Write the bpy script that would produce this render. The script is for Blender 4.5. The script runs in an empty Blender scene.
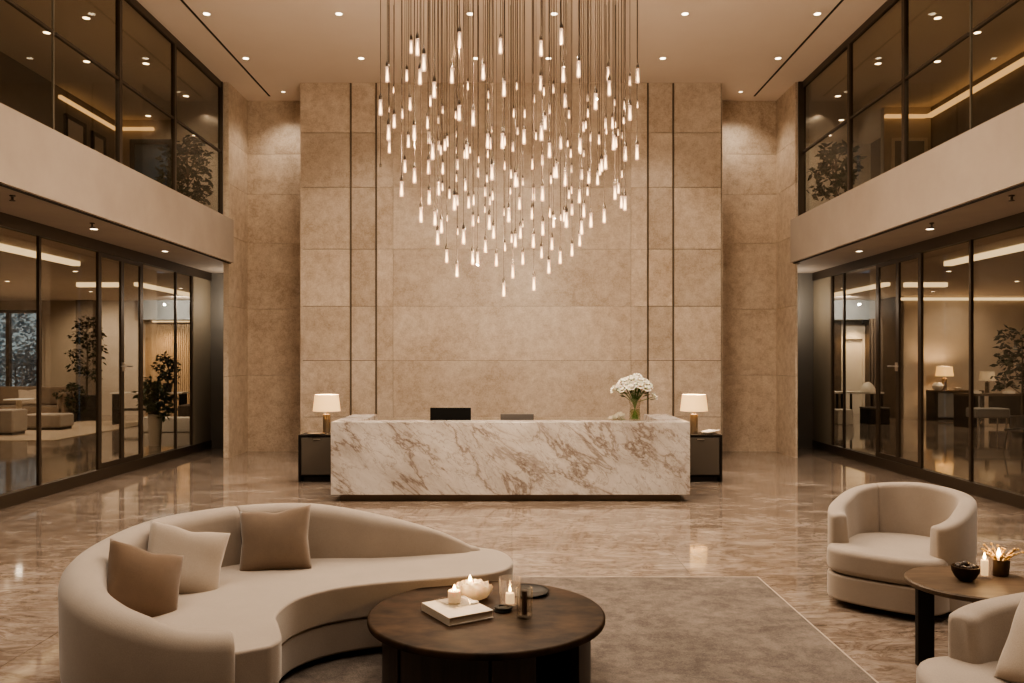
import bpy, bmesh, math, random
from mathutils import Vector, Matrix
R = math.radians
PI = math.pi
C = bpy.context.scene.collection
rnd = random.Random(7)

# ------------------------------------------------------------------ helpers
def link(name, bm, mat, parent=None, loc=None, rot=None, smooth=False, bevel=0.0, seg=2, sharp=40):
    me = bpy.data.meshes.new(name)
    bm.normal_update()
    bm.to_mesh(me); bm.free()
    if mat: me.materials.append(mat)
    if smooth:
        for p in me.polygons: p.use_smooth = True
        me.set_sharp_from_angle(angle=R(sharp))
    o = bpy.data.objects.new(name, me); C.objects.link(o)
    if parent: o.parent = parent
    if loc: o.location = loc
    if rot: o.rotation_euler = rot
    if bevel:
        m = o.modifiers.new('b', 'BEVEL'); m.width = bevel; m.segments = seg; m.limit_method = 'ANGLE'; m.angle_limit = R(40)
        for p in me.polygons: p.use_smooth = True
        me.set_sharp_from_angle(angle=R(180))
        w = o.modifiers.new('w', 'WEIGHTED_NORMAL'); w.keep_sharp = False
    return o

def tag(o, label=None, cat=None, group=None, kind=None):
    if label: o['label'] = label
    if cat: o['category'] = cat
    if group: o['group'] = group
    if kind: o['kind'] = kind
    return o

def thing(name, label, cat, loc=(0, 0, 0), rz=0, group=None):
    o = bpy.data.objects.new(name, None); C.objects.link(o)
    o.empty_display_size = .1
    o.location = loc; o.rotation_euler = (0, 0, rz)
    return tag(o, label, cat, group)

def struct(name, bm, mat, parent=None, **k):
    o = link(name, bm, mat, parent, **k)
    if not parent: o['kind'] = 'structure'
    return o

def sroot(name, loc=(0, 0, 0)):
    o = bpy.data.objects.new(name, None); C.objects.link(o); o.location = loc
    o['kind'] = 'structure'
    return o

def NB(): return bmesh.new()

def box(bm, x0, x1, y0, y1, z0, z1):
    v = [bm.verts.new((x, y, z)) for x in (x0, x1) for y in (y0, y1) for z in (z0, z1)]
    for f in ((0, 1, 3, 2), (4, 6, 7, 5), (0, 4, 5, 1), (2, 3, 7, 6), (0, 2, 6, 4), (1, 5, 7, 3)):
        bm.faces.new([v[i] for i in f])
    return v

def B(x0, x1, y0, y1, z0, z1):
    bm = NB(); box(bm, min(x0, x1), max(x0, x1), min(y0, y1), max(y0, y1), z0, z1); return bm

def lathe(bm, prof, n=24, c=(0, 0, 0), close=True):
    rings = []
    for r, z in prof:
        if r < 1e-6:
            rings.append([bm.verts.new((c[0], c[1], c[2] + z))])
        else:
            rings.append([bm.verts.new((c[0] + r * math.cos(2 * PI * i / n), c[1] + r * math.sin(2 * PI * i / n), c[2] + z)) for i in range(n)])
    for a, b in zip(rings, rings[1:]):
        for i in range(n):
            j = (i + 1) % n
            if len(a) == 1 and len(b) == 1: continue
            if len(a) == 1: bm.faces.new((a[0], b[j], b[i]))
            elif len(b) == 1: bm.faces.new((a[i], a[j], b[0]))
            else: bm.faces.new((a[i], a[j], b[j], b[i]))
    if close:
        if len(rings[0]) > 1: bm.faces.new(rings[0][::-1])
        if len(rings[-1]) > 1: bm.faces.new(rings[-1])

def L(prof, n=24, c=(0, 0, 0), close=True):
    bm = NB(); lathe(bm, prof, n, c, close); return bm

def tube(bm, pts, r, n=6):
    pts = [Vector(p) for p in pts]
    rings = []
    for i, p in enumerate(pts):
        d = (pts[min(i + 1, len(pts) - 1)] - pts[max(i - 1, 0)]).normalized()
        a = d.cross(Vector((0, 0, 1)))
        if a.length < .05: a = d.cross(Vector((1, 0, 0)))
        a.normalize(); b = d.cross(a)
        rr = r[i] if isinstance(r, (list, tuple)) else r
        rings.append([bm.verts.new(p + rr * (math.cos(2 * PI * k / n) * a + math.sin(2 * PI * k / n) * b)) for k in range(n)])
    for a, b in zip(rings, rings[1:]):
        for i in range(n):
            j = (i + 1) % n
            bm.faces.new((a[i], a[j], b[j], b[i]))
    bm.faces.new(rings[0][::-1]); bm.faces.new(rings[-1])

def prism(bm, pts, z0, z1):
    a = [bm.verts.new((p[0], p[1], z0)) for p in pts]
    b = [bm.verts.new((p[0], p[1], z1)) for p in pts]
    n = len(pts)
    for i in range(n):
        j = (i + 1) % n
        bm.faces.new((a[i], a[j], b[j], b[i]))
    bm.faces.new(a[::-1]); bm.faces.new(b)
    bmesh.ops.recalc_face_normals(bm, faces=bm.faces)

def loft(bm, rings, cap=True):
    vs = [[bm.verts.new(p) for p in r] for r in rings]
    n = len(vs[0])
    for a, b in zip(vs, vs[1:]):
        for i in range(n):
            j = (i + 1) % n
            bm.faces.new((a[i], a[j], b[j], b[i]))
    if cap:
        bm.faces.new(vs[0][::-1]); bm.faces.new(vs[-1])
    bmesh.ops.recalc_face_normals(bm, faces=bm.faces)

def catmull(P, k=6):
    P = [Vector(p) for p in P]
    out = []
    for i in range(len(P) - 1):
        p0 = P[max(i - 1, 0)]; p1 = P[i]; p2 = P[i + 1]; p3 = P[min(i + 2, len(P) - 1)]
        for j in range(k):
            t = j / k
            out.append(.5 * ((2 * p1) + (p2 - p0) * t + (2 * p0 - 5 * p1 + 4 * p2 - p3) * t * t + (3 * p1 - p0 - 3 * p2 + p3) * t ** 3))
    out.append(P[-1])
    return out

# ------------------------------------------------------------------ materials
class MT:
    def __init__(s, name):
        s.m = bpy.data.materials.new(name); s.m.use_nodes = True
        s.t = s.m.node_tree; s.n = s.t.nodes; s.n.clear()
        s.out = s.n.new('ShaderNodeOutputMaterial')
    def N(s, kind, **kw):
        n = s.n.new('ShaderNode' + kind)
        for k, v in kw.items():
            if k in n.inputs: n.inputs[k].default_value = v
            else: setattr(n, k, v)
        return n
    def K(s, a, b): s.t.links.new(a, b)
    def bsdf(s, color=(.5, .5, .5), rough=.5, **kw):
        p = s.N('BsdfPrincipled')
        p.inputs['Base Color'].default_value = (*color, 1); p.inputs['Roughness'].default_value = rough
        for k, v in kw.items(): p.inputs[k].default_value = v
        s.K(p.outputs[0], s.out.inputs[0]); s.p = p
        return p
    def coord(s, scale=(1, 1, 1), rot=(0, 0, 0), loc=(0, 0, 0)):
        tc = s.N('TexCoord'); mp = s.N('Mapping')
        mp.inputs['Scale'].default_value = scale; mp.inputs['Rotation'].default_value = rot; mp.inputs['Location'].default_value = loc
        s.K(tc.outputs['Object'], mp.inputs[0]); return mp.outputs[0]
    def noise(s, vec, scale, detail=4, rough=.55, dist=0):
        n = s.N('TexNoise'); n.inputs['Scale'].default_value = scale; n.inputs['Detail'].default_value = detail
        n.inputs['Roughness'].default_value = rough; n.inputs['Distortion'].default_value = dist
        s.K(vec, n.inputs['Vector']); return n.outputs['Fac']
    def ramp(s, fac, stops):
        r = s.N('ValToRGB'); e = r.color_ramp.elements
        while len(e) < len(stops): e.new(.5)
        for el, (p, c) in zip(e, stops):
            el.position = p; el.color = (*c, 1) if len(c) == 3 else c
        s.K(fac, r.inputs[0]); return r.outputs[0]
    def mix(s, fac, a, b, mode='MIX'):
        m = s.N('Mix'); m.data_type = 'RGBA'; m.blend_type = mode
        for sock, v in ((m.inputs[0], fac), (m.inputs[6], a), (m.inputs[7], b)):
            if hasattr(v, 'is_linked') or hasattr(v, 'links'): s.K(v, sock)
            elif isinstance(v, (int, float)): sock.default_value = v
            else: sock.default_value = (*v, 1)
        return m.outputs[2]
    def bump(s, h, strength=.2, dist=.01):
        b = s.N('Bump'); b.inputs['Strength'].default_value = strength; b.inputs['Distance'].default_value = dist
        s.K(h, b.inputs['Height']); s.K(b.outputs[0], s.p.inputs['Normal'])

def plain(name, color, rough=.5, **kw):
    m = MT(name); m.bsdf(color, rough, **kw); return m.m

def mottled(name, a, b, rough=.5, scale=6, bump=0, stretch=(1, 1, 1), **kw):
    m = MT(name); m.bsdf(a, rough, **kw)
    v = m.coord(stretch)
    f = m.noise(v, scale, 6, .6)
    m.K(m.ramp(f, [(.3, a), (.7, b)]), m.p.inputs['Base Color'])
    if bump: m.bump(f, bump)
    return m.m

def stone(name, base, dark, light, rough=.5, seed=0, island=True):
    m = MT(name); m.bsdf(base, rough)
    v = m.coord(loc=(seed, seed * 2.1, seed * .7))
    if island:
        g = m.N('NewGeometry')
        ad = m.N('VectorMath'); ad.operation = 'ADD'
        sc = m.N('VectorMath'); sc.operation = 'SCALE'; sc.inputs['Scale'].default_value = 23.0
        cmb = m.N('CombineXYZ'); m.K(g.outputs['Random Per Island'], cmb.inputs[0]); m.K(g.outputs['Random Per Island'], cmb.inputs[2])
        m.K(cmb.outputs[0], sc.inputs[0]); m.K(v, ad.inputs[0]); m.K(sc.outputs[0], ad.inputs[1]); v = ad.outputs[0]
    f1 = m.noise(v, .9, 8, .62, .4)
    f2 = m.noise(v, 7, 9, .7, .2)
    f3 = m.noise(v, 38, 4, .7)
    c = m.ramp(f1, [(.34, dark), (.5, base), (.66, light)])
    c = m.mix(.5, c, m.ramp(f2, [(.38, dark), (.5, base), (.62, light)]))
    c = m.mix(.25, c, m.ramp(f3, [(.4, dark), (.6, light)]))
    if island:
        vr = m.N('MapRange'); m.K(g.outputs['Random Per Island'], vr.inputs[0]); vr.inputs[3].default_value = .9; vr.inputs[4].default_value = 1.08
        hv = m.N('HueSaturation'); m.K(vr.outputs[0], hv.inputs['Value']); m.K(c, hv.inputs['Color']); c = hv.outputs[0]
    m.K(c, m.p.inputs['Base Color'])
    m.bump(f2, .08, .01)
    return m.m

def marble_floor():
    m = MT('floor_marble'); m.bsdf((.3, .25, .2), .1, **{'Specular IOR Level': .75})
    v = m.coord((.55, 1.0, 1))
    f1 = m.noise(v, 1.1, 9, .66, 1.4)
    f2 = m.noise(v, 4.5, 8, .7, .9)
    v3 = m.coord((.6, 1.5, 1), rot=(0, 0, .2))
    f3 = m.noise(v3, 2.2, 10, .72, 2.0)
    a, b, c_ = (.13, .095, .072), (.285, .230, .190), (.44, .375, .32)
    c = m.ramp(f1, [(.34, a), (.5, b), (.66, c_)])
    c = m.mix(.5, c, m.ramp(f2, [(.36, a), (.5, b), (.64, c_)]))
    vein = m.ramp(f3, [(.44, (1, 1, 1)), (.5, (.50, .43, .37)), (.56, (1, 1, 1))])
    c = m.mix(.75, c, vein, 'MULTIPLY')
    # slab joints
    br = m.N('TexBrick'); br.offset = 0; br.inputs['Scale'].default_value = 1
    br.inputs['Brick Width'].default_value = 1.5; br.inputs['Row Height'].default_value = 1.5; br.inputs['Mortar Size'].default_value = .004
    br.inputs['Color1'].default_value = (1, 1, 1, 1); br.inputs['Color2'].default_value = (.86, .86, .86, 1); br.inputs['Mortar'].default_value = (.55, .5, .45, 1)
    m.K(m.coord(), br.inputs['Vector'])
    c = m.mix(1, c, br.outputs['Color'], 'MULTIPLY')
    m.K(c, m.p.inputs['Base Color'])
    rr = m.N('MapRange'); m.K(f2, rr.inputs[0]); rr.inputs[3].default_value = .02; rr.inputs[4].default_value = .10
    m.K(rr.outputs[0], m.p.inputs['Roughness'])
    return m.m

def marble_desk():
    m = MT('desk_marble'); m.bsdf((.6, .5, .42), .2)
    v0 = m.coord((1, 1, 1), rot=(0, R(-42), 0))
    st = m.N('VectorMath'); st.operation = 'MULTIPLY'; st.inputs[1].default_value = (.5, 1, 1.25); m.K(v0, st.inputs[0])
    v = st.outputs[0]
    W = (1, 1, 1)
    f = m.noise(v, 1.6, 10, .6, .45)
    g = m.noise(v, 3.4, 10, .64, .5)
    k = m.noise(m.coord(loc=(4, 2, 7)), 1.5, 6, .6, .4)
    cl = m.noise(v, 2.2, 8, .65, .4)
    base = m.ramp(cl, [(.34, (.43, .39, .36)), (.5, (.55, .515, .485)), (.66, (.63, .595, .565))])
    v1 = m.ramp(f, [(.478, W), (.498, (.38, .325, .285)), (.503, (.42, .36, .315)), (.520, W)])
    v2 = m.ramp(g, [(.484, W), (.5, (.42, .36, .315)), (.514, W)])
    halo = m.ramp(f, [(.42, W), (.5, (.78, .73, .69)), (.58, W)])
    mk = m.ramp(k, [(.36, (.25, .25, .25)), (.52, (1, 1, 1))])
    c = m.mix(.6, base, halo, 'MULTIPLY'); c = m.mix(mk, c, m.mix(.72, c, v1, 'MULTIPLY'))
    c = m.mix(.6, c, v2, 'MULTIPLY')
    h5 = m.noise(v, 6.5, 8, .66, .7); v3 = m.ramp(h5, [(.486, W), (.5, (.55, .48, .43)), (.513, W)]); c = m.mix(.5, c, v3, 'MULTIPLY')
    m.K(c, m.p.inputs['Base Color'])
    return m.m

def rug_mat():
    m = MT('rug_pile'); m.bsdf((.2, .16, .13), .95)
    v = m.coord()
    f1 = m.noise(v, 1.5, 9, .75, .6); f2 = m.noise(v, 7, 8, .75); f3 = m.noise(v, 120, 2, .6)
    c = m.ramp(f1, [(.40, (.06, .047, .040)), (.5, (.13, .105, .09)), (.60, (.22, .182, .155))])
    c = m.mix(.5, c, m.ramp(f2, [(.42, (.06, .048, .040)), (.58, (.21, .175, .148))]))
    c = m.mix(.3, c, m.ramp(f3, [(.3, (.06, .048, .04)), (.7, (.26, .215, .18))]))
    m.K(c, m.p.inputs['Base Color']); m.bump(f3, .5, .01)
    return m.m

def fabric(name, col, k=.86):
    m = MT(name); m.bsdf(col, .9, **{'Sheen Weight': .35, 'Sheen Roughness': .45})
    v = m.coord()
    f1 = m.noise(v, 5, 5, .6); f2 = m.noise(v, 220, 3, .6)
    d = tuple(c * k for c in col)
    c = m.mix(.5, m.ramp(f1, [(.35, d), (.65, col)]), m.ramp(f2, [(.3, tuple(c * .8 for c in col)), (.7, tuple(min(1, c * 1.12) for c in col))]))
    m.K(c, m.p.inputs['Base Color']); m.bump(f2, .25, .004)
    return m.m

def glass(name, tint=(.9, .87, .82), ior=1.5, extra=0.0, rough=0.0, glow=0.0):
    m = MT(name)
    tr = m.N('BsdfTransparent'); tr.inputs[0].default_value = (*tint, 1)
    gl = m.N('BsdfGlossy'); gl.inputs['Roughness'].default_value = rough
    fr = m.N('Fresnel'); ge = m.N('NewGeometry'); mr = m.N('MapRange')
    mr.inputs[3].default_value = ior; mr.inputs[4].default_value = 1 / ior
    m.K(ge.outputs['Backfacing'], mr.inputs[0]); m.K(mr.outputs[0], fr.inputs[0])
    mx = m.N('MixShader')
    if extra:
        ad = m.N('Math'); ad.operation = 'ADD'; ad.use_clamp = True; m.K(fr.outputs[0], ad.inputs[0]); ad.inputs[1].default_value = extra
        m.K(ad.outputs[0], mx.inputs[0])
    else: m.K(fr.outputs[0], mx.inputs[0])
    m.K(tr.outputs[0], mx.inputs[1]); m.K(gl.outputs[0], mx.inputs[2]); m.K(mx.outputs[0], m.out.inputs[0])
    if glow:
        e = m.N('Emission'); e.inputs[0].default_value = (1, .66, .45, 1); e.inputs[1].default_value = glow
        sh = m.N('AddShader'); m.K(mx.outputs[0], sh.inputs[0]); m.K(e.outputs[0], sh.inputs[1]); m.K(sh.outputs[0], m.out.inputs[0])
    return m.m

def emit(name, col, s):
    m = MT(name); e = m.N('Emission'); e.inputs[0].default_value = (*col, 1); e.inputs[1].default_value = s
    m.K(e.outputs[0], m.out.inputs[0]); return m.m

def wood(name, a, b, rough=.4, stretch=(12, 1, 1)):
    m = MT(name); m.bsdf(a, rough); v = m.coord(stretch)
    f = m.noise(v, 2.2, 8, .65, .6); m.K(m.ramp(f, [(.3, a), (.7, b)]), m.p.inputs['Base Color']); return m.m

M = {}
M['wall'] = stone('limestone_panels', (.58, .48, .385), (.38, .29, .21), (.73, .64, .545), .34)
M['wall_side'] = stone('limestone_plain', (.54, .445, .35), (.34, .26, .19), (.68, .59, .485), .5, 3.3)
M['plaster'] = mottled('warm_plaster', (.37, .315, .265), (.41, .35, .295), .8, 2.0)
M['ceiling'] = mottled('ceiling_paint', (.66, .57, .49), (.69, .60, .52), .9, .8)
M['floor'] = marble_floor()
M['desk'] = marble_desk()
M['rug'] = rug_mat()
M['rug_edge'] = plain('rug_binding', (.40, .33, .265), .8)
M['bronze'] = plain('dark_bronze', (.065, .048, .034), .42, Metallic=.3)
M['slot'] = plain('painted_gap_shade', (.02, .016, .012), .8)  # near-black colour standing in for shade inside gaps and slots
M['strip'] = plain('bronze_strip', (.13, .10, .072), .5)
M['glass'] = glass('clear_glass', (.88, .85, .79), 1.36)
M['glass_up'] = glass('smoked_glass', (.80, .775, .71), 1.27)
M['joint'] = plain('glass_joint', (.16, .14, .11), .3)
M['sofa'] = fabric('oat_velvet', (.37, .312, .26))
M['p_brown'] = fabric('caramel_velvet', (.17, .108, .066), .72)
M['p_cream'] = fabric('oat_linen', (.42, .35, .285))
M['p_tan'] = fabric('taupe_velvet', (.21, .150, .105), .75)
M['walnut'] = mottled('dark_walnut', (.012, .008, .0055), (.075, .043, .025), .55, 4.0, stretch=(1, 1.6, 1), **{'Specular IOR Level': .08})
M['walnut_base'] = wood('dark_walnut_base', (.018, .011, .008), (.05, .03, .018), .45, (9, 9, 1))
M['oak'] = mottled('brown_oak', (.060, .040, .026), (.125, .086, .056), .5, 2.2, stretch=(2, 9, 2), **{'Specular IOR Level': .3})
M['dark'] = plain('dark_shadow_base', (.02, .017, .014), .6)  # dark plinth colour with the shade below the sofa put in
M['plinth'] = plain('bronze_plinth', (.20, .155, .115), .5)
M['cab'] = plain('charcoal_lacquer', (.10, .085, .07), .42)
M['cab_dark'] = plain('black_lacquer', (.018, .015, .013), .5, **{'Specular IOR Level': .15})
M['brass'] = plain('aged_brass', (.16, .125, .09), .45, Metallic=.4)
M['steel'] = plain('brushed_steel', (.55, .5, .44), .3, Metallic=.9)
M['black'] = plain('black_plastic', (.008, .008, .008), .5, **{'Specular IOR Level': .15})
M['grey'] = plain('grey_plastic', (.10, .09, .085), .45)
M['white'] = plain('white_ceramic', (.72, .66, .58), .4)
M['paper'] = mottled('book_cover', (.60, .53, .44), (.66, .59, .5), .7, 20)
M['pages'] = mottled('book_pages', (.55, .47, .38), (.66, .58, .47), .9, 90, stretch=(.2, .2, 6))
M['leaf'] = mottled('leaf_green', (.012, .017, .008), (.032, .043, .018), .6, 8, **{'Specular IOR Level': .12})
M['leaf2'] = mottled('leaf_light', (.05, .075, .03), (.11, .14, .06), .5, 8)
M['frost'] = mottled('frosted_leaf', (.14, .20, .25), (.38, .47, .53), .8, 5)  # frosted leaves with the bluish outdoor light put into their colour
M['bark'] = mottled('bark', (.06, .042, .028), (.10, .07, .045), .9, 20)
M['stem'] = plain('stem_green', (.10, .19, .04), .5)
M['petal'] = mottled('petal_white', (.72, .68, .56), (.82, .78, .68), .7, 30, **{'Subsurface Weight': .1})
M['pot'] = plain('dark_pot', (.03, .026, .022), .5)
M['lamp_on'] = emit('downlight_lens', (1, .80, .55), 9)
M['lamp_dim'] = emit('downlight_lens_dim', (1, .78, .5), 4)
M['cove'] = emit('cove_light', (1, .74, .43), 1.5)
M['cove_amber'] = emit('cove_light_amber', (1, .60, .27), 1.3)
M['bulb'] = emit('filament_glow', (1, .60, .28), 8)
M['flame'] = emit('flame', (1, .62, .25), 28)
M['tubeglass'] = glass('pendant_glass', (.95, .90, .84), 1.4, .05, glow=.55)  # bulb light scattered in the tube is put in as emission
M['tumbler'] = glass('tumbler_glass', (.99, .98, .955), 1.5, .07)
M['tumbler_glow'] = glass('candle_glow_glass', (.99, .97, .93), 1.5, .07, glow=.045)  # candle glow put into the clear glass as warm emission
M['cord'] = plain('cord_brown', (.05, .032, .020), .6)
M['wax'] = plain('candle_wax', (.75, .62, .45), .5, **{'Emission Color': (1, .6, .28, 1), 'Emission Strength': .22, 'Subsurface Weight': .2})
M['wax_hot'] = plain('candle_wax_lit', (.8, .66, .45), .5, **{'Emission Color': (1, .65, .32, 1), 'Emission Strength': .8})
M['shade'] = plain('lamp_shade_linen', (.75, .58, .36), .8, **{'Emission Color': (1, .56, .20, 1), 'Emission Strength': 1.15})
M['shade_faint_glow'] = plain('lamp_shade_dim', (.6, .5, .38), .8, **{'Emission Color': (1, .7, .4, 1), 'Emission Strength': .12})  # faint glow put into the shade, its bulb is not lit
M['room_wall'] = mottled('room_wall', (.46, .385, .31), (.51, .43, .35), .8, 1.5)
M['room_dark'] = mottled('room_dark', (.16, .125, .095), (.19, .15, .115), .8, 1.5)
M['room_grey'] = mottled('grey_panel', (.19, .18, .165), (.21, .20, .18), .6, 1.5)
M['olive'] = mottled('olive_panel', (.20, .17, .125), (.225, .19, .14), .6, 1.5)
M['slat'] = wood('warm_oak_slat', (.42, .29, .17), (.52, .37, .23), .6, (24, 1, .6))
M['lintel'] = mottled('blue_grey_lintel', (.34, .37, .39), (.38, .41, .43), .8, 1.5)
M['blue'] = plain('blue_panel', (.07, .14, .21), .4)
M['drape'] = mottled('drape_brown', (.10, .07, .05), (.15, .11, .08), .9, 3, stretch=(10, 10, .3))

# ------------------------------------------------------------------ camera
H, F = 1.8, 828.0
cam = bpy.data.cameras.new('camera'); co = bpy.data.objects.new('camera', cam); C.objects.link(co)
co.location = (0, 0, H); co.rotation_euler = (R(90), 0, 0)
cam.sensor_width = 36; cam.lens = F / 1024 * 36; cam.shift_y = 18.5 / 1024; cam.clip_end = 200
bpy.context.scene.camera = co
def X_(px, D): return (px - 512) * D / F
def Z_(py, D): return H + (360 - py) * D / F

# ------------------------------------------------------------------ shell
FRONT, ZC = -4.0, 6.9
struct('floor', B(-19, 19, FRONT - .3, 29, -.2, 0), M['floor'])
struct('ceiling', B(-9, 9, FRONT - .3, 20, ZC, ZC + .2), M['ceiling'])
FW = 15.24
# stone panel wall behind the desk: panels with fine joints, one mesh
def panels(bm, xs, zs, y0, y1, g=.006):
    for a, b in zip(xs, xs[1:]):
        for c, d in zip(zs, zs[1:]):
            box(bm, a + g, b - g, y0, y1, c + (g if c > 0 else 0), d - (g if d < ZC else 0))
bm = NB(); ZS = [0, .75, 1.79, 2.79, 3.84, 4.98, 5.98, ZC]
panels(bm, [-3.90, -2.985], ZS, FW, FW + .1, .005); panels(bm, [-2.955, -2.515], ZS, FW, FW + .1, .005)
panels(bm, [2.985, 3.85], ZS, FW, FW + .1, .005); panels(bm, [2.515, 2.955], ZS, FW, FW + .1, .005)
panels(bm, [-2.485, -2.19, 2.19, 2.485], ZS, FW, FW + .1, .0025)
wb = struct('wall_back', bm, M['wall'])
struct('wall_backing', B(-3.86, 3.86, FW + .03, 16.3, 0, ZC), M['strip'], wb)
struct('side_cladding', B(-3.872, -3.862, FW + .001, 16.3, 0, ZC), M['wall_side'], wb)
struct('side_cladding', B(3.862, 3.872, FW + .001, 16.3, 0, ZC), M['wall_side'], wb)
n = 1
for x in (-2.97, -2.5, 2.5, 2.97):
    struct('trim_%d' % n, B(x - .014, x + .014, FW - .004, FW + .05, 0, ZC), M['strip']); n += 1
ZR = [0, 1.5, 2.8, 4.1, 5.05, 5.85, ZC]
for s, nm in ((-1, 'left'), (1, 'right')):
    bm = NB(); xs = sorted((s * 3.88, s * 5.22)); panels(bm, xs, ZR, 16.3, 16.5, .003)
    struct('wall_recess_' + nm, bm, M['wall_side'])
    struct('pillar_' + nm, (lambda b: (panels(b, sorted((s * 5.2, s * (5.30 if s < 0 else 5.245))), ZR, 15.2, 16.55, .003), b)[1])(NB()), M['wall_side'])
struct('wall_front', B(-19, 19, FRONT - .3, FRONT, 0, ZC), M['plaster'])

YM = [-4.0, -1.0, 2.0, 5.0, 7.6, 9.5, 11.0, 12.5, 13.15, 13.85, 15.25, 16.0]
UM = [-4.0, -1.0, 1.5, 4.0, 6.0, 8.0, 9.65, 11.27, 13.1, 15.2]
GX, UX = 6.2, 5.35
YB = YM
wn, dn = 1, 1
for s, nm in ((-1, 'left'), (1, 'right')):
    X = lambda a, b: sorted((s * a, s * b))
    ya, yb = (10.85, 12.40) if s < 0 else (11.18, 12.54)
    ym, yc, yd = (13.15, 13.85, 15.25) if s < 0 else (13.29, 14.04, 15.45)
    YM = [{11.0: ya, 12.5: yb, 13.15: ym, 13.85: yc, 15.25: yd}.get(y, y) for y in YB]
    # balcony edge and soffit
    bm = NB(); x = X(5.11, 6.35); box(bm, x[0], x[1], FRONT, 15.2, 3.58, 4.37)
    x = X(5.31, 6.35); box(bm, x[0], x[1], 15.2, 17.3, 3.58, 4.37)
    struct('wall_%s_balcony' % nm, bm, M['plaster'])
    x = X(5.155, 5.19); struct('trim_%d' % n, B(x[0], x[1], FRONT, 15.19, 3.565, 3.582), M['slot']); n += 1  # dark strip stands in for the shaded gap at the soffit edge
    x = X(4.665, 4.70); struct('trim_%d' % n, B(x[0], x[1], FRONT, 16.0, ZC - .006, ZC + .01), M['slot']); n += 1  # flush dark strip painted as the shade inside the ceiling slot
    # lower glazed wall
    w = sroot('window_%d' % wn); wn += 1
    bm = NB(); x = X(GX - .05, GX + .05)
    box(bm, x[0], x[1], FRONT, 16.95, 3.42, 3.585); box(bm, x[0], x[1], FRONT, 16.95, 0, .16)
    x = X(GX - .02, GX + .02)
    for y in YM:
        if y == ym: continue
        box(bm, x[0], x[1], y - .024, y + .024, .16, 3.42)
    struct('window_frame', bm, M['bronze'], w)
    for a, b in zip(YM, YM[1:]):
        if a in (yb, ym): continue
        x = X(GX - .006, GX + .006); struct('glass_pane', B(x[0], x[1], a + .024, b - .024, .16, 3.42), M['glass'], w)
    for a, b, hs in ((yb + .024, ym, 1), (ym, yc - .024, -1)):
        d = sroot('door_%d' % dn); dn += 1
        bm = NB(); x = X(GX - .018, GX + .018)
        box(bm, x[0], x[1], a, a + .05, .16, 3.42); box(bm, x[0], x[1], b - .05, b, .16, 3.42)
        box(bm, x[0], x[1], a + .05, b - .05, .16, .24); box(bm, x[0], x[1], a + .05, b - .05, 3.36, 3.42)
        struct('door_frame', bm, M['bronze'], d)
        x = X(GX - .006, GX + .006); struct('glass_pane', B(x[0], x[1], a + .05, b - .05, .24, 3.36), M['glass'], d)
        bm = NB(); hy = b - .025 if hs > 0 else a + .025
        tube(bm, [(s * (GX - .03), hy, 1.70), (s * (GX - .085), hy, 1.70), (s * (GX - .085), hy + (-.16 if hs > 0 else .16), 1.70)], .011, 8)
        tube(bm, [(s * (GX - .03), hy, 1.62), (s * (GX - .03), hy, 1.76)], .014, 8)
        struct('door_handle', bm, M['steel'], d, smooth=True)
    x = X(GX - .03, GX + .03); struct('wall_%s_panel' % nm, B(x[0], x[1], 16.03, 16.95, .16, 3.42), M['olive'])
    x = X(4.9, 6.4); struct('wall_%s_end' % nm, B(x[0], x[1], 16.96, 17.2, 0, 3.58), M['room_grey'])
    # upper glazed wall
    w = sroot('window_%d' % wn); wn += 1
    bm = NB(); x = X(UX - .03, UX + .03)
    box(bm, x[0], x[1], FRONT, 15.2, ZC - .11, ZC); box(bm, x[0], x[1], FRONT, 15.2, 4.37, 4.40)
    for y in UM:
        if y in (9.65, 4.0, -1.0): continue
        box(bm, x[0], x[1], y - .04, y + .04 if y < 15 else y, 4.40, ZC - .11)
    x = X(UX - .022, UX + .022)
    for a, b in zip(UM, UM[1:]): box(bm, x[0], x[1], a + .04, b - .04, 5.60, 5.635)
    x = X(5.305 if s < 0 else 5.25, UX - .03); box(bm, x[0], x[1], 15.16, 15.2, 4.37, ZC)
    struct('window_frame', bm, M['bronze'], w)
    x = X(UX - .012, UX + .012); struct('glass_joint', B(x[0], x[1], 9.64, 9.66, 4.40, ZC - .11), M['joint'], w)
    for a, b in zip(UM, UM[1:]):
        for z0, z1 in ((4.40, 5.60), (5.635, ZC - .11)):
            x = X(UX - .005, UX + .005)
            struct('glass_pane', B(x[0], x[1], a + .012, b - .012, z0, z1), M['glass_up'], w)
    # upper gallery room
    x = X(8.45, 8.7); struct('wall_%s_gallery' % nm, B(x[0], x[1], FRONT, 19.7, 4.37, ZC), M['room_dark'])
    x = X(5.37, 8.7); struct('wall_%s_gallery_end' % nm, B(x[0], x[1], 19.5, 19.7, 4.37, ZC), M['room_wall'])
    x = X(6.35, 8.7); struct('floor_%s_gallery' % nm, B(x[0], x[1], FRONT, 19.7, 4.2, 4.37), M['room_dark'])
    x = X(7.2 if s < 0 else 7.5, 8.45); struct('wall_%s_gallery_partition' % nm, B(x[0], x[1], 17.6 if s < 0 else 16.7, 17.75 if s < 0 else 16.85, 4.37, 6.9), M['room_wall'])
    # lower lounge shell
    x = X(6.35, 19); struct('ceiling_%s_lounge' % nm, B(x[0], x[1], FRONT, 28.5, 3.75, 3.95), M['ceiling'])
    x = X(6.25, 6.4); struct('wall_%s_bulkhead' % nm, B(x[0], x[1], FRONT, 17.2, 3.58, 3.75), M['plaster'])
    x = X(18.8, 19); struct('wall_%s_lounge_side' % nm, B(x[0], x[1], FRONT, 28.5, 0, 3.75), M['room_wall'])
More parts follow.
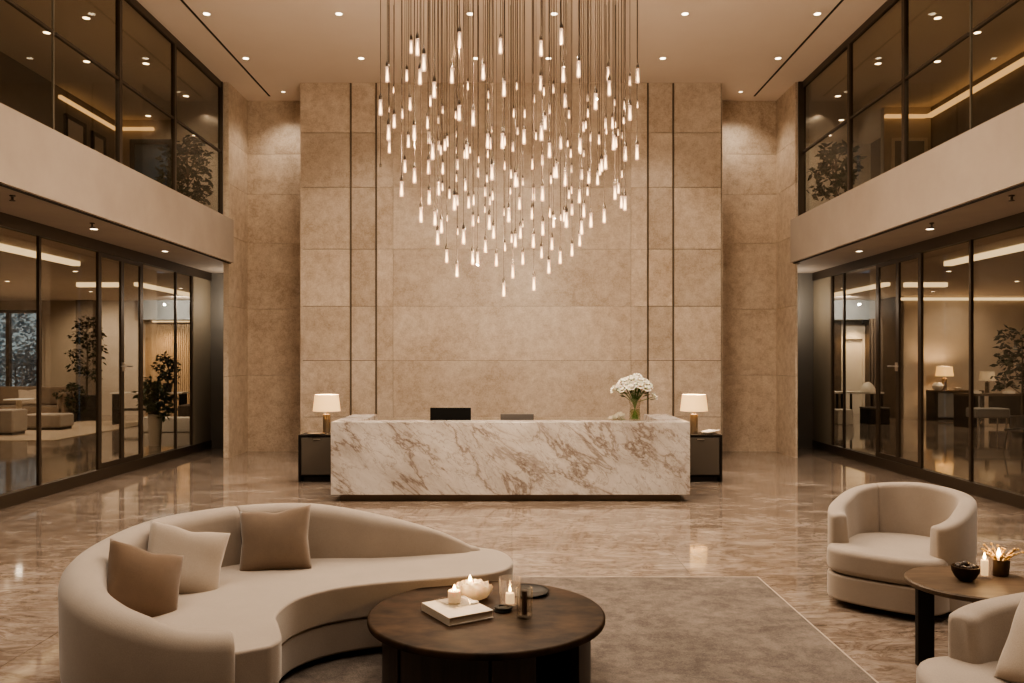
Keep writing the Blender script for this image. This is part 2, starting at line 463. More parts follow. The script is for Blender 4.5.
    x = X(5.6, 5.75); struct('wall_%s_lounge_return' % nm, B(x[0], x[1], 17.2, 28.3, 0, 3.75), M['room_grey'])
    x = X(5.6, 6.5); struct('ceiling_%s_passage' % nm, B(x[0], x[1], 17.2, 28.5, 3.75, 3.95), M['ceiling'])

# lounge back walls
bm = NB(); Yb = 27.2
box(bm, -15.45, -12.2, Yb, Yb + .2, 0, 3.75); box(bm, -19, -15.45, Yb, Yb + .2, 0, .72); box(bm, -19, -15.45, Yb, Yb + .2, 3.42, 3.75)
struct('wall_left_lounge_back', bm, M['room_wall'])
struct('wall_left_lounge_jamb', B(-12.35, -12.2, Yb + .2, Yb + .9, 0, 3.75), M['room_wall'])
struct('wall_left_lounge_niche', B(-12.2, -5.6, Yb + .7, Yb + .9, 0, 3.75), M['room_wall'])
struct('wall_left_lounge_lintel', B(-12.2, -5.75, Yb - .2, Yb + .2, 3.12, 3.75), M['lintel'])
w = sroot('window_%d' % wn); wn += 1
bm = NB()
for x in (-18.75, -17.5, -16.56, -15.5): box(bm, x - .06, x + .06, Yb - .02, Yb + .1, .72, 3.42)
box(bm, -18.8, -15.45, Yb - .02, Yb + .1, .70, .80); box(bm, -18.8, -15.45, Yb - .02, Yb + .1, 3.34, 3.44)
struct('window_frame', bm, M['bronze'], w)
struct('glass_pane', B(-18.7, -15.5, Yb + .03, Yb + .04, .8, 3.34), M['glass'], w)
struct('wall_right_lounge_back', B(11.95, 19, 25.3, 25.5, 0, 3.75), M['room_wall'])
struct('wall_right_lounge_return', B(11.85, 11.97, 25.3, 28.2, 0, 3.75), M['oak'])
struct('wall_right_lounge_niche', B(5.6, 11.85, 28.0, 28.2, 0, 3.75), M['room_wall'])
struct('wall_right_lounge_lintel', B(5.75, 11.85, Yb - .2, Yb + .2, 3.12, 3.75), M['lintel'])

# ------------------------------------------------------------------ lights
def spot(x, y, z, e, ang=100, col=(1, .85, .69), r=.08, blend=.8, rot=(0, 0, 0)):
    l = bpy.data.lights.new('spot', 'SPOT'); l.energy = e; l.spot_size = R(ang); l.spot_blend = blend; l.color = col; l.shadow_soft_size = r
    o = bpy.data.objects.new('spot', l); o.location = (x, y, z); o.rotation_euler = rot; C.objects.link(o); return o
def point(x, y, z, e, col=(1, .74, .48), r=.05):
    l = bpy.data.lights.new('point', 'POINT'); l.energy = e; l.color = col; l.shadow_soft_size = r
    o = bpy.data.objects.new('point', l); o.location = (x, y, z); C.objects.link(o); return o

EL = 3.3
def downlight(x, y, z, label, group, r=.046, lens='lamp_on'):
    t = thing('ceiling_downlight', label, 'downlight', (x, y, z), 0, group)
    link('trim_ring', L([(r, -.001), (r + .016, -.006), (r + .018, 0), (r, 0)], 20, close=False), M['white'], t, smooth=True)
    link('lens', L([(0, -.003), (r, -.003), (r, 0)], 20, close=False), M[lens], t)
    return t
cols = ((-4.5, 'beside the left ceiling slot'), (-2.55, 'between the left slot and the pendants'), (-.62, 'left of centre among the pendant cords'),
        (.62, 'right of centre among the pendant cords'), (2.55, 'between the pendants and the right slot'), (4.5, 'beside the right ceiling slot'))
for y, row in ((14.0, 'row nearest the wall'), (12.2, 'second row')):
    for x, cn in cols:
        downlight(x, y, ZC, 'lobby ceiling downlight %s, %s' % (cn, row), 'lobby ceiling downlights')
        spot(x, y, ZC - .03, 52 * EL, 95 if abs(x) < 4 else 80)
for y in (10.4, 8.6, 6.8, 5.0, 3.2, 1.4, -.6, -2.4):
    for x in (-4.5, -2.55, 2.55, 4.5) + (() if 7 < y < 11 else (0,)):
        spot(x, y, ZC - .03, 62 * EL * (1 if y > 6 else .8 if y > 4.5 else .42), 105 if abs(x) < 4 else 78)
for s, nm in ((-1, 'left'), (1, 'right')):
    for y, pos in ((8.6, ''), (11.25, 'nearer the camera'), (13.55, 'closest to the stone pillar')):
        if y > 9: downlight(s * 5.68, y, 3.58, 'small recessed downlight under the %s balcony soffit, %s' % (nm, pos), 'balcony soffit downlights', .045)
        spot(s * 5.68, y, 3.53, 19 * EL, 110)
    for y in (6.0, 3.4): spot(s * 5.68, y, 3.53, 19 * EL, 110)
    ups = [(6.35, 12.35), (6.3, 14.25), (6.3, 16.0), (7.25, 12.9), (7.27, 14.15), (7.6, 17.3) if s < 0 else (7.0, 17.6), (7.2, 18.8)]
    for k, (x, y) in enumerate(ups):
        downlight(s * x, y, ZC, 'downlight in the %s upper gallery ceiling, %s row, %s from the front' % (nm, 'glass side' if x < 6.8 else 'inner', ('first', 'second', 'third', 'first', 'second', 'third', 'fourth')[k]), 'upper gallery downlights', .05)
    for y in (3, 9.0, 14.0): spot(s * 6.6, y, ZC - .05, 170, 150, (1, .87, .72))
    spot(s * 6.4, 17.2, ZC - .05, 200, 140, (1, .87, .72), rot=(R(40), 0, 0))  # added spot with no fixture, brightens the gallery end wall
    lows = [(7.3, 14.6), (9.6, 18.2), (9.0, 22.5), (12.5, 20.5), (12.0, 23.6)]
    for k, (x, y) in enumerate(lows):
        downlight(s * x, y, 3.75, 'round downlight in the %s lounge ceiling %s from the glass wall' % (nm, ('first', 'third', 'second', 'farthest', 'fourth')[k]), 'lounge ceiling downlights', .05)
    CW = (1, .87, .72)
    for x, y in ((8.5, 12), (9.6, 18.2), (12.8, 21.5), (9.0, 24.0), (15.5, 21)): spot(s * x, y, 3.7, 300 if s < 0 else 215, 160, CW)
    spot(s * 13.4, 25.2 if s < 0 else 23.8, 3.7, 260 if s < 0 else 90, 120, CW, rot=(R(35), 0, 0))  # extra fixtureless spot added to lift the lounge back wall
    for y in (3, 8): spot(s * 9.5, y, 3.7, 180, 160, CW)
    spot(s * 10.2, 25.0, 3.6, 320, 140, (1, .93, .85), rot=(R(60), 0, 0))  # unseen spot added and tilted to brighten lintel and niche
    point(s * 5.5, 16.45, 2.9, 20, CW, .012)  # added aisle fill lamp, no fixture, tucked behind the pillar
    downlight(s * 4.35, 15.75, ZC, 'small downlight in the ceiling of the %s stone recess beside the panel wall' % nm, 'lobby ceiling downlights', .035, 'lamp_dim')
    spot(s * 4.35, 15.72, ZC - .03, 95, 120)
    # cove light strips in the lounge ceilings
    x = sorted((s * 8.55, s * 8.7))
    t = tag(link('cove_light', B(x[0], x[1], 9.0, 16.4, 3.66, 3.751), M['cove']), 'long warm cove light strip in the %s lounge ceiling, parallel to the glass' % nm, 'cove light')
    x = sorted((s * 9.9, s * 10.95))
    tag(link('cove_light', B(x[0], x[1], 20.8, 20.95, 3.64, 3.751), M['cove']), 'short cove light strip across the %s lounge ceiling' % nm, 'cove light')
    x = sorted((s * 9.35, s * 9.5))
    tag(link('cove_light', B(x[0], x[1], 20.8, 25.6, 3.66, 3.751), M['cove']), 'far cove light strip running back in the %s lounge ceiling above the niche' % nm, 'cove light')
tag(link('cove_light', B(11.8, 18.6, 25.2, 25.3, 3.62, 3.7), M['cove']), 'warm light line along the top of the right lounge back wall', 'cove light')
tag(link('cove_light', B(-12.0, -10.5, 27.6, 27.7, 3.06, 3.11), M['cove']), 'warm light line above the slatted niche in the left lounge', 'cove light')
# gallery amber coves
def cove(pts, label):
    bm = NB()
    for (x0, x1, y0, y1) in pts: box(bm, x0, x1, y0, y1, 6.67, 6.73)
    tag(link('cove_light', bm, M['cove_amber']), label, 'cove light')
cove([(-8.44, -8.38, 15.4, 17.58), (-8.38, -7.6, 17.52, 17.59)], 'amber cove light along the left gallery wall above the picture frames')
cove([(8.32, 8.44, 11.0, 16.65), (7.5, 8.32, 16.6, 16.69)], 'amber cove light turning the corner of the right upper gallery')

# ------------------------------------------------------------------ sprinklers
for s, nm in ((-1, 'left'), (1, 'right')):
    for x, y, w_ in ((5.4, 8.95, 'nearer the camera'), (5.45, 10.75, 'beside the farther downlight')):
        bm = NB(); lathe(bm, [(.03, 0), (.03, -.012), (.012, -.014), (.012, -.05), (.03, -.055), (.03, -.062), (0, -.062)], 12)
        tag(link('sprinkler_head', bm, M['bronze'], None, (s * x, y, 3.58), smooth=True), 'small dark sprinkler head on the %s balcony soffit, %s' % (nm, w_), 'sprinkler', 'soffit sprinklers')

# ------------------------------------------------------------------ pendants
PD = """411.1 53.8 13.8;417.4 55.8 17;423.8 71.4 17.5;459.5 47.9 16;500.4 54 16;541 56.2 16;561.3 44.8 16.5;578.6 77.6 17
387.3 82.4 16;406.8 81.5 12;420 84.9 16;434.2 98.2 16.5;451.9 83.6 16;393.7 93.4 7;380.5 115.5 16;389 112.7 7;402.2 118.9 10;410 110.8 13.4
430.2 106.6 11.5;442.7 113.8 8;459.2 121 16;455.6 119 8;394.2 128.3 14;427.7 129.2 13;438.3 124 8;483.2 80.2 16;467.9 90.3 9;504 96.7 16
516.9 89.9 8;488.1 98.7 8;488 110 7;540.8 90.8 15;543.9 96 9;534 102.9 8.5;553.6 93.4 9.5;513.6 117.6 9;524.6 118 9;549.4 114.5 10
473.2 126 16;545 129.7 14;563.3 82.4 16;608.4 80.6 14;609.3 96 15.5;629.9 85.9 10;637.6 83.3 15;565.3 107.9 14.5;569 118.9 9;587.8 101.7 8
595.6 109.9 16.5;588 117.5 9;614.8 106 7;624.6 109.7 9;629.9 120.7 15.5;637.4 108.3 7;388.6 140.6 16;389.3 153.4 12.5;408.4 147.7 13
414.3 140.6 15.5;429 144 12.5;432.6 160 16;438.5 150.8 10;441 155 10;444.9 151 12;447.2 147 11;456.7 153.8 7;456.7 137.6 7;404.9 172.7 13
428.6 174.5 14.5;442.7 174.5 12;457.4 170 11;414.5 183.5 15.5;401.6 197 16;464.2 158.7 9;456.7 182 8;466.8 159 15;470.1 153.4 7
487.7 148.6 15;490 149.4 12;492 133 7;502.4 149 16;504.7 146 10;487.7 158 8;524 144.4 15;517.5 135 8;512.9 152 10;541.5 141 16;536 140 8
549.5 158 15.5;478 177.6 10;478.6 163 7;504.5 170 9;492 180.5 16;532.5 169.7 11;542.5 165.7 11;511 178.5 9;515.5 187.5 15;517.3 187 10
522.8 185.7 8;551 184 9;487 182.6 8;554.3 178 11;465.4 191 11;560.7 149.4 13;567.7 147 7;570.8 157.8 9;580 153 15;583.8 157 7;583.6 131.9 10
585.8 128.8 8;590.6 141.5 8;599 144.6 10;605.5 129 11;606.4 134.5 7;612.6 129 12;615.6 128 7;618.3 135.8 7;623.6 124 7;613.7 150.3 15.5
616 148 11;621.8 139 7;625.3 161.3 15;637 160 15.5;605.5 169.7 15;601.6 172 13;599.8 175.4 12;597.6 185.3 13;571.7 173 8;556.3 178.5 15
565.4 186.6 15.5;581.8 180 11;588.7 184 13;621.8 178 8;429.2 205 15;438.5 195.8 14.5;442.5 191 8;449.5 199 10;454.5 210.8 16;457.2 206 11
421 222.6 15.5;435 226 15;441.5 233.6 14.5;447 221.7 7;457.6 235 7;437.7 245.4 15;463.6 244.5 15.5;468.7 208.6 12.5;473.5 205.5 11;485.2 196.7 10
492.7 200.7 10;489.8 205.5 9;485 213 7;473 226.6 12;478.4 223 7;489.4 229.7 15;493.6 239 13.5;510.4 194.5 7;504 216 8;508.7 222.6 15
519.5 210 13;533.6 201 13.5;542.5 201.5 15.5;532 219.6 12;520.4 239 13;522.8 227.5 7;542.8 235.8 14.5;549.8 217.8 10;553.6 228 13;511.6 243 9
515.3 247.5 14;533.4 248.3 14.5;551.9 250.4 13;571.7 194 8;569 199 9;579.4 203.3 14;587.5 195.8 9;615 200 14.5;618.5 194 11;572 215.6 12
583.8 217.8 13.5;621.4 208.6 13;624.9 210.8 15;564.2 222 12;566.4 228 16;560.7 221 7;604.2 223.3 14.5;590.9 228 15;581.6 235 14.5
579.7 246.6 13;572 256.5 13;446.7 263.2 14;457 277.4 13.5;472.7 265 14;477.6 265 13.5;485.4 252.8 13;496.4 266.7 13.5;504.9 251.4 9
512.8 278.7 14;503.8 297 14.5;522.8 265 13;533.9 291 14.5;541.6 258.4 12;548.8 274 14.5;560.2 264.3 13.5"""
pend = []
for row in PD.replace('\n', ';').split(';'):
    if row.strip():
        a = [float(v) for v in row.split()]; pend.append(a)
GL = .15
def pendant_meshes():
    out = {}
    # origin at glass bottom centre; glass height .15
    out['glass_tube'] = L([(0, 0), (.016, .001), (.0205, .006), (.0205, .03), (.017, .095), (.0155, .15)], 10, close=False)
    out['bulb'] = L([(0, .010), (.008, .014), (.0108, .03), (.0104, .055), (.0065, .085), (.003, .115), (0, .128)], 8, close=False)
    out['socket'] = L([(.015, .145), (.0155, .152), (.0155, .178), (.007, .20), (.004, .215), (0, .215)], 8)
    out['cord'] = L([(.0032, 0), (.0032, 1)], 5)
    r = {}
    for k, b in out.items():
        me = bpy.data.meshes.new(k); b.normal_update(); b.to_mesh(me); b.free()
        for p in me.polygons: p.use_smooth = True
        me.set_sharp_from_angle(angle=R(50))
        me.materials.append(M[{'glass_tube': 'tubeglass', 'bulb': 'bulb', 'socket': 'bronze', 'cord': 'cord'}[k]])
        r[k] = me
    return r
PMESH = pendant_meshes()
special = {}
def find(x, y): return min(range(len(pend)), key=lambda i: (pend[i][0] - x) ** 2 + (pend[i][1] - y) ** 2)
for x, y, lab in ((503.8, 297, 'lowest glass tube pendant, hanging at the bottom tip of the cluster'),
                  (533.9, 291, 'second lowest glowing pendant, just right of the bottom tip'),
                  (512.8, 278.7, 'glowing pendant hanging third lowest, between the two lowest tips'),
                  (457, 277.4, 'lone low glowing pendant on the left slope of the cluster'),
                  (548.8, 274, 'glowing pendant on the lower right slope beside the second lowest one'),
                  (380.5, 115.5, 'leftmost lit pendant, glowing before the dark wall strip'),
                  (637, 160, 'rightmost low lit pendant, alone at the right edge of the cluster'),
                  (561.3, 44.8, 'topmost glowing pendant, hanging highest right of centre'),
                  (459.5, 47.9, 'high glowing pendant left of centre before the ceiling'),
                  (604.2, 223.3, 'lone glowing pendant on the lower right slope over blank stone'),
                  (421, 222.6, 'lone glowing pendant on the lower left slope over blank stone'),
                  (446.7, 263.2, 'left slope pendant hanging just above the lone low left one'),
                  (637.6, 83.3, 'pendant at the top right corner of the cluster, by the ceiling line'),
                  (387.3, 82.4, 'pendant at the top left corner of the cluster, by the ceiling line')):
    special[find(x, y)] = lab
for i, (px, py, h) in enumerate(pend):
    small = h < 12
    g = .15 if not small else .112
    D = 828 * g / h
    if small: D = 9.3 + (min(D, 13) - 7.7) * .5 + rnd.uniform(-.25, .25)
    D = max(7.3, min(11.9, D + rnd.uniform(-.2, .2)))
    k = h * D / 828 / .15
    k = max(.62, min(1.12, k))
    x, z = X_(px, D), Z_(py, D)
    if i in special: lab = special[i]
    else:
        v = 'before the ceiling' if py < 84 else 'over the top wall panels' if py < 133 else 'in the middle band' if py < 190 else 'in the lower taper'
        hz = 'left' if px < 462 else 'right' if px > 556 else 'centre'
        lab = '%s glass tube pendant in the %s of the cluster, %s' % ('small glowing' if small else 'large glowing', hz, v)
    t = thing('pendant_light', lab, 'pendant light', (x, D, z), 0, 'glass pendants of the lobby chandelier')
    for nm in ('glass_tube', 'bulb', 'socket', 'cord'):
        o = bpy.data.objects.new(nm, PMESH[nm]); C.objects.link(o); o.parent = t
        o.scale = (k, k, k)
        if nm == 'cord':
            if not small and i % 3 == 0: point(x, D, z - .02, 21, (1, .78, .56), .007)
            z0 = .21 * k; o.location = (0, 0, z0); o.scale = (1, 1, ZC - z - z0)
# unlit one at far left
D = 9.0; t = thing('pendant_light', 'unlit slim pendant without a glass tube, at the far left edge', 'pendant light', (X_(380.5, D), D, Z_(167, D)), 0, 'glass pendants of the lobby chandelier')
o = bpy.data.objects.new('socket', PMESH['socket']); C.objects.link(o); o.parent = t; o.scale = (.7, .7, .7); o.location = (0, 0, -.1)
o = bpy.data.objects.new('cord', PMESH['cord']); C.objects.link(o); o.parent = t; o.location = (0, 0, .04); o.scale = (1, 1, ZC - t.location.z - .04)

# ------------------------------------------------------------------ reception desk
t = thing('reception_desk', 'long veined beige marble reception desk with raised side wings on a dark plinth', 'desk', (-.02, 10.5, 0))
bm = NB(); o = [(-2.28, 0), (2.28, 0), (2.28, 1.5), (1.93, 1.5), (1.93, .33), (-1.93, .33), (-1.93, 1.5), (-2.28, 1.5)]
prism(bm, o, .088, 1.014)
link('marble_front', bm, M['desk'], t, bevel=.006)
link('plinth', (lambda b: (prism(b, [(-2.17, .09), (2.17, .09), (2.17, 1.45), (2.0, 1.45), (2.0, .3), (-2.0, .3), (-2.0, 1.45), (-2.17, 1.45)], 0, .088), b)[1])(NB()), M['plinth'], t)
link('work_counter', B(-1.93, 1.93, .331, 1.0, .70, .74), M['oak'], t)
def monitor(x, y, w, h, z, mat, label, lowz):
    t = thing('computer_monitor', label, 'monitor', (x, y, lowz))
    link('screen', B(-w / 2, w / 2, -.02, .01, z - h - lowz, z - lowz), M[mat], t, bevel=.004)
    link('stand', (lambda b: (box(b, -.03, .03, .0, .03, .012, z - h / 2 - lowz), box(b, -.11, .11, -.06, .12, 0, .012), b)[2])(NB()), M['black'], t)
monitor(-.83, 11.2, .55, .34, 1.155, 'black', 'black flat monitor seen from behind, left of centre on the reception desk', .74)
monitor(.07, 11.2, .45, .29, 1.07, 'grey', 'low grey monitor, only its top edge showing above the desk centre', .74)

# flowers and vase on the ledge
vx, vy, vz = 1.585, 10.68, 1.014
bm = NB(); lathe(bm, [(0, 0), (.072, 0), (.078, .01), (.070, .10), (.066, .2), (.085, .285), (.081, .285), (.062, .2), (.066, .1), (.07, .02), (0, .018)], 24, close=False)
t = thing('flower_vase', 'clear glass vase on the right end of the marble reception desk', 'vase', (vx, vy, vz))
link('vase_glass', bm, M['tumbler'], t, smooth=True)
link('water', L([(0, .02), (.062, .02), (.06, .1), (.058, .15), (0, .15)], 20), glass('water', (.85, .9, .75), 1.33), t, smooth=True)
def bloom_bm(r):
    bm = NB()
    for ring, (n_, rr, tilt) in enumerate(((7, .55, .2), (6, .42, .75), (4, .25, 1.15))):
        for i in range(n_):
            a = 2 * PI * i / n_ + ring * .4
            pts = []
            for u, vv in ((0, 0), (.5, -.5), (1, -.35), (1.15, 0), (1, .35), (.5, .5)):
                d = u * rr * r * 1.9; zz = .1 * r + math.sin(tilt) * d * .9 + (u * u) * .15 * r; dd = math.cos(tilt) * d
                w = vv * rr * r * 1.7
                pts.append(bm.verts.new((dd * math.cos(a) - w * math.sin(a), dd * math.sin(a) + w * math.cos(a), zz)))
            bm.faces.new(pts)
    s = bmesh.ops.create_icosphere(bm, subdivisions=1, radius=r * .45, matrix=Matrix.Translation((0, 0, r * .35)))
    return bm
bl = bloom_bm(.064); blm = bpy.data.meshes.new('bloom'); bl.to_mesh(blm); bl.free(); blm.materials.append(M['petal'])
r2 = random.Random(3)
fl = [(0, 0, .53)]
for k in range(34):
    a = 2 * PI * k * .381966; q = math.sqrt((k + .5) / 34)
    fl.append((.205 * q * math.cos(a), .15 * q * math.sin(a), .33 + .20 * math.sqrt(1 - .92 * q * q) + r2.uniform(-.02, .02)))
fl += [(-.245, 0, .40), (.225, -.03, .31), (.03, 0, .565)]
for i, (fx, fy, fz) in enumerate(fl):
    lab = {35: 'white blossom sticking out far left of the bouquet', 36: 'white blossom drooping at the right of the bouquet', 37: 'topmost white blossom of the vase bouquet'}.get(i, 'white rose bloom packed in the round vase bouquet')
    t = thing('white_flower', lab, 'flower', (vx, vy, vz), 0, 'white flowers in the glass vase')
    dirv = Vector((fx, fy, fz - .12)).normalized()
    b = bpy.data.objects.new('bloom', blm); C.objects.link(b); b.parent = t; b.location = (fx, fy, fz)
    b.rotation_euler = Vector((fx, fy - .06, .18)).to_track_quat('Z', 'Y').to_euler(); s_ = r2.uniform(.8, 1.1); b.scale = (s_,) * 3
    bm = NB(); q = .045 * (i % 5 - 2) / 2
    tube(bm, [(-fx * .18, -fy * .18, .025), (fx * .12, fy * .12, .24), (fx * .6, fy * .6, .24 + (fz - .24) * .55), (fx, fy, fz)], .0045, 5)
    link('stem', bm, M['stem'], t)
    if i % 2 == 0:
        bm = NB(); c = Vector((fx * .75, fy * .75, .24 + (fz - .24) * .45))
        u = Vector((fx, fy, .02)).normalized() * .09; v_ = Vector((-fy, fx, .05)).normalized() * .028
        bm.faces.new([bm.verts.new(p) for p in (c, c + u * .5 + v_, c + u, c + u * .5 - v_)])
        link('leaf', bm, M['leaf2'], t)
# little cluster of white blossoms lying on the ledge
for i, (dx, dz, lab) in enumerate(((-.07, 0, 'left'), (.0, 0, 'middle'), (.05, .0, 'right'))):
    t = thing('cut_flower', 'cut white blossom lying on the desk ledge, %s of three' % lab, 'flower', (1.35 + dx, 10.66 + .02 * i, vz), 0, 'cut blossoms on the desk ledge')
    b = bpy.data.objects.new('bloom', blm); C.objects.link(b); b.parent = t; b.rotation_euler = (R(-50), R(20 * i - 20), 0); b.location = (0, 0, .03 + .012 * i); b.scale = (.62 + .12 * i,) * 3
    link('stem', (lambda b_: (tube(b_, [(0, .0, .04), (.03, .06, .012), (.08, .1, .006)], .004, 5), b_)[1])(NB()), M['stem'], t)

# ------------------------------------------------------------------ side cabinets and lamps
def cabinet(x0, x1, y, label, hx):
    w = x1 - x0
    t = thing('side_cabinet', label, 'cabinet', ((x0 + x1) / 2, y, 0))
    bm = NB(); a = w / 2
    box(bm, -a, a, .0, .45, .665, .695); box(bm, -a, -a + .035, 0, .45, .0, .665); box(bm, a - .035, a, 0, .45, 0, .665)
    box(bm, -a + .035, a - .035, .015, .45, .07, .1); box(bm, -a + .035, a - .035, .42, .45, .1, .665)
    link('carcass', bm, M['cab_dark'], t, bevel=.003)
    d = link('cabinet_door', B(-a + .045, a - .045, -.006, .015, .108, .655), M['cab'], t, bevel=.003)
    link('handle', B(hx - .05, hx + .05, -.022, -.006, .625, .64), M['steel'], d)
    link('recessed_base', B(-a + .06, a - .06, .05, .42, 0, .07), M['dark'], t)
cabinet(-3.15, -2.36, 12.2, 'charcoal one-door cabinet at the left end of the reception desk', -.02 - .1)
cabinet(2.36, 3.10, 12.2, 'charcoal one-door cabinet at the right end of the reception desk', .05)
def table_lamp(x, y, z, label, k=1.0, lit=True):
    t = thing('table_lamp', label, 'lamp', (x, y, z))
    link('base', L([(0, 0), (.062 * k, 0), (.062 * k, .012), (.055 * k, .016), (.055 * k, .29 * k), (.02, .30 * k), (.012, .34 * k), (0, .34 * k)], 24), M['brass'], t, smooth=True)
    link('lamp_shade', L([(.205 * k, .335 * k), (.175 * k, .585 * k)], 40, close=False), M['shade' if lit else 'shade_faint_glow'], t, smooth=True)
    link('shade_rim', (lambda b: (lathe(b, [(.206 * k, .333 * k), (.209 * k, .339 * k), (.206 * k, .345 * k)], 40, close=False), lathe(b, [(.176 * k, .577 * k), (.179 * k, .581 * k), (.176 * k, .587 * k)], 40, close=False), b)[2])(NB()), M['paper'], t)
    link('bulb', L([(0, .36 * k), (.025 * k, .38 * k), (.03 * k, .42 * k), (0, .46 * k)], 12), M['bulb' if lit else 'white'], t, smooth=True)
    if lit: point(x, y, z + .52 * k, 32 * k * k, r=.08)
table_lamp(-2.78, 12.42, .695, 'lit brass table lamp on the cabinet left of the reception desk')
table_lamp(2.73, 12.42, .695, 'lit brass table lamp on the cabinet right of the reception desk')
tag(link('flat_dish', L([(0, 0), (.10, 0), (.135, .018), (.13, .02), (.095, .008), (0, .008)], 24), M['brass'], None, (-2.9, 12.3, .695), smooth=True), 'flat brass dish beside the lamp on the left cabinet', 'dish')
bm = NB(); rings = []
for i in range(13):
    u = i / 12; a = -.5 + u * 2.3
    x = -.13 + .27 * u; rr = .008 + .032 * math.sin(PI * min(1, u * 1.1) ** .8); z = .034 + .03 * (u ** 3)
    rings.append([(x, rr * 1.6 * math.cos(q), z + rr * .9 * math.sin(q)) for q in [2 * PI * k / 10 for k in range(10)]])
loft(bm, rings)
tag(link('shell_ornament', bm, M['white'], None, (2.95, 12.32, .692), smooth=True), 'long pale shell ornament on the right cabinet beside its lamp', 'ornament')
for o in [bpy.data.objects['shell_ornament']]: o.location.z = .695

# ------------------------------------------------------------------ rug
t = thing('area_rug', 'large mottled taupe rug under the coffee table with a pale bound edge', 'rug', (0, 0, 0))
link('pile', B(-2.05, 2.02, 1.6, 6.82, .0, .012), M['rug'], t)
link('bound_edge', (lambda b: (box(b, 2.02, 2.031, 1.6, 6.832, 0, .014), box(b, -2.05, 2.02, 6.82, 6.832, 0, .013), b)[2])(NB()), M['rug_edge'], t)

# ------------------------------------------------------------------ sofa
RZ = .012
Opath = [(-1.29, 3.73, .545), (-1.46, 3.63, .585), (-1.66, 3.60, .64), (-1.90, 3.68, .69), (-2.13, 3.90, .735), (-2.30, 4.25, .765), (-2.36, 4.7, .785), (-2.30, 5.15, .80),
         (-2.10, 5.52, .80), (-1.80, 5.76, .80), (-1.42, 5.86, .79), (-1.08, 5.88, .74), (-.76, 5.87, .665), (-.5, 5.88, .575), (-.30, 5.92, .47)]
Os = catmull(Opath, 8)
def frame(i):
    a = Os[max(i - 1, 0)]; b = Os[min(i + 1, len(Os) - 1)]
    d = Vector((b.x - a.x, b.y - a.y, 0)).normalized()
    return d, Vector((d.y, -d.x, 0))       # path runs clockwise seen from above -> inward on the right
def back_ring(i, t=.2, k=1.0, ext=0.0):
    p = Os[i]; d, nrm = frame(i); hz = p.z - (1 - k) * .05
    prof = [(.03, .04), (.005, .3)]
    rr = t / 2; zt = hz - rr * .8
    for j in range(9):
        a = PI - PI * j / 8
        prof.append((rr + rr * math.cos(a), zt + rr * .8 * math.sin(a)))
    prof += [(t + .05, min(.42, zt - .02)), (t + .05, .04)]
    q = t / 2 + .02
    out = []
    for nn, z in prof:
        nn = q + (nn - q) * k
        out.append((p.x + nrm.x * nn + d.x * ext, p.y + nrm.y * nn + d.y * ext, z))
    return out
Nn = len(Os); isplit = 9 * 8 - 3
def back_mesh(i0, i1, e0, e1):
    rings = []
    if e0 == 'round':
        for k, e in ((.55, -.055), (.8, -.045), (.94, -.022)): rings.append(back_ring(i0, k=k, ext=e))
    else: rings += [back_ring(i0, k=.90, ext=.004), back_ring(i0, k=.97, ext=.010)]
    for i in range(i0 + (1 if e0 != 'round' else 0), i1 + (0 if e1 != 'round' else 1)):
        tt = .2
        if i > Nn - 22: tt = .2 * max(.45, (Nn - i) / 22)
        rings.append(back_ring(i, t=tt))
    if e1 == 'round':
        for k, e in ((.9, .03), (.6, .06), (.3, .075)): rings.append(back_ring(i1, t=.09, k=k, ext=e))
    else: rings += [back_ring(i1, k=.97, ext=-.010), back_ring(i1, k=.90, ext=-.004)]
    bm = NB(); loft(bm, rings); return bm
sofa = thing('curved_sofa', 'large crescent-shaped oat velvet sofa curling around the dark coffee table', 'sofa', (0, 0, 0))
link('backrest', back_mesh(0, isplit, 'round', 'seam'), M['sofa'], sofa, (0, 0, RZ), smooth=True, sharp=70)
link('backrest', back_mesh(isplit, Nn - 1, 'seam', 'round'), M['sofa'], sofa, (0, 0, RZ), smooth=True, sharp=70)
Ipath = [(-1.14, 3.90), (-1.12, 4.02), (-1.20, 4.25), (-1.25, 4.40), (-1.22, 4.66), (-1.08, 4.86), (-.86, 4.99), (-.55, 5.09), (-.26, 5.18), (-.09, 5.28), (0.0, 5.45), (-.01, 5.68), (-.10, 5.88), (-.26, 5.98)]
Is = catmull([(p[0], p[1], 0) for p in Ipath], 5)
def outline(ins, iin):
    pts = []
    for i in range(0, Nn, 2):
        d, nrm = frame(i); p = Os[i]; pts.append((p.x + nrm.x * ins, p.y + nrm.y * ins))
    c = []
    for j, p in enumerate(Is):
        a = Is[max(j - 1, 0)]; b = Is[min(j + 1, len(Is) - 1)]; d = (b - a).normalized()
        c.append((p.x - d.y * iin, p.y + d.x * iin))   # inward = left of travel
    return pts + c[::-1]
bm = NB(); prism(bm, outline(.06, 0), .235, .44); link('seat_cushion', bm, M['sofa'], sofa, (0, 0, RZ), bevel=.05, seg=5)
bm = NB(); prism(bm, outline(.05, .012), .04, .23); link('base', bm, M['sofa'], sofa, (0, 0, RZ), bevel=.018, seg=3)
bm = NB(); prism(bm, outline(.12, .06), .0, .04); link('recessed_plinth', bm, M['dark'], sofa, (0, 0, RZ))

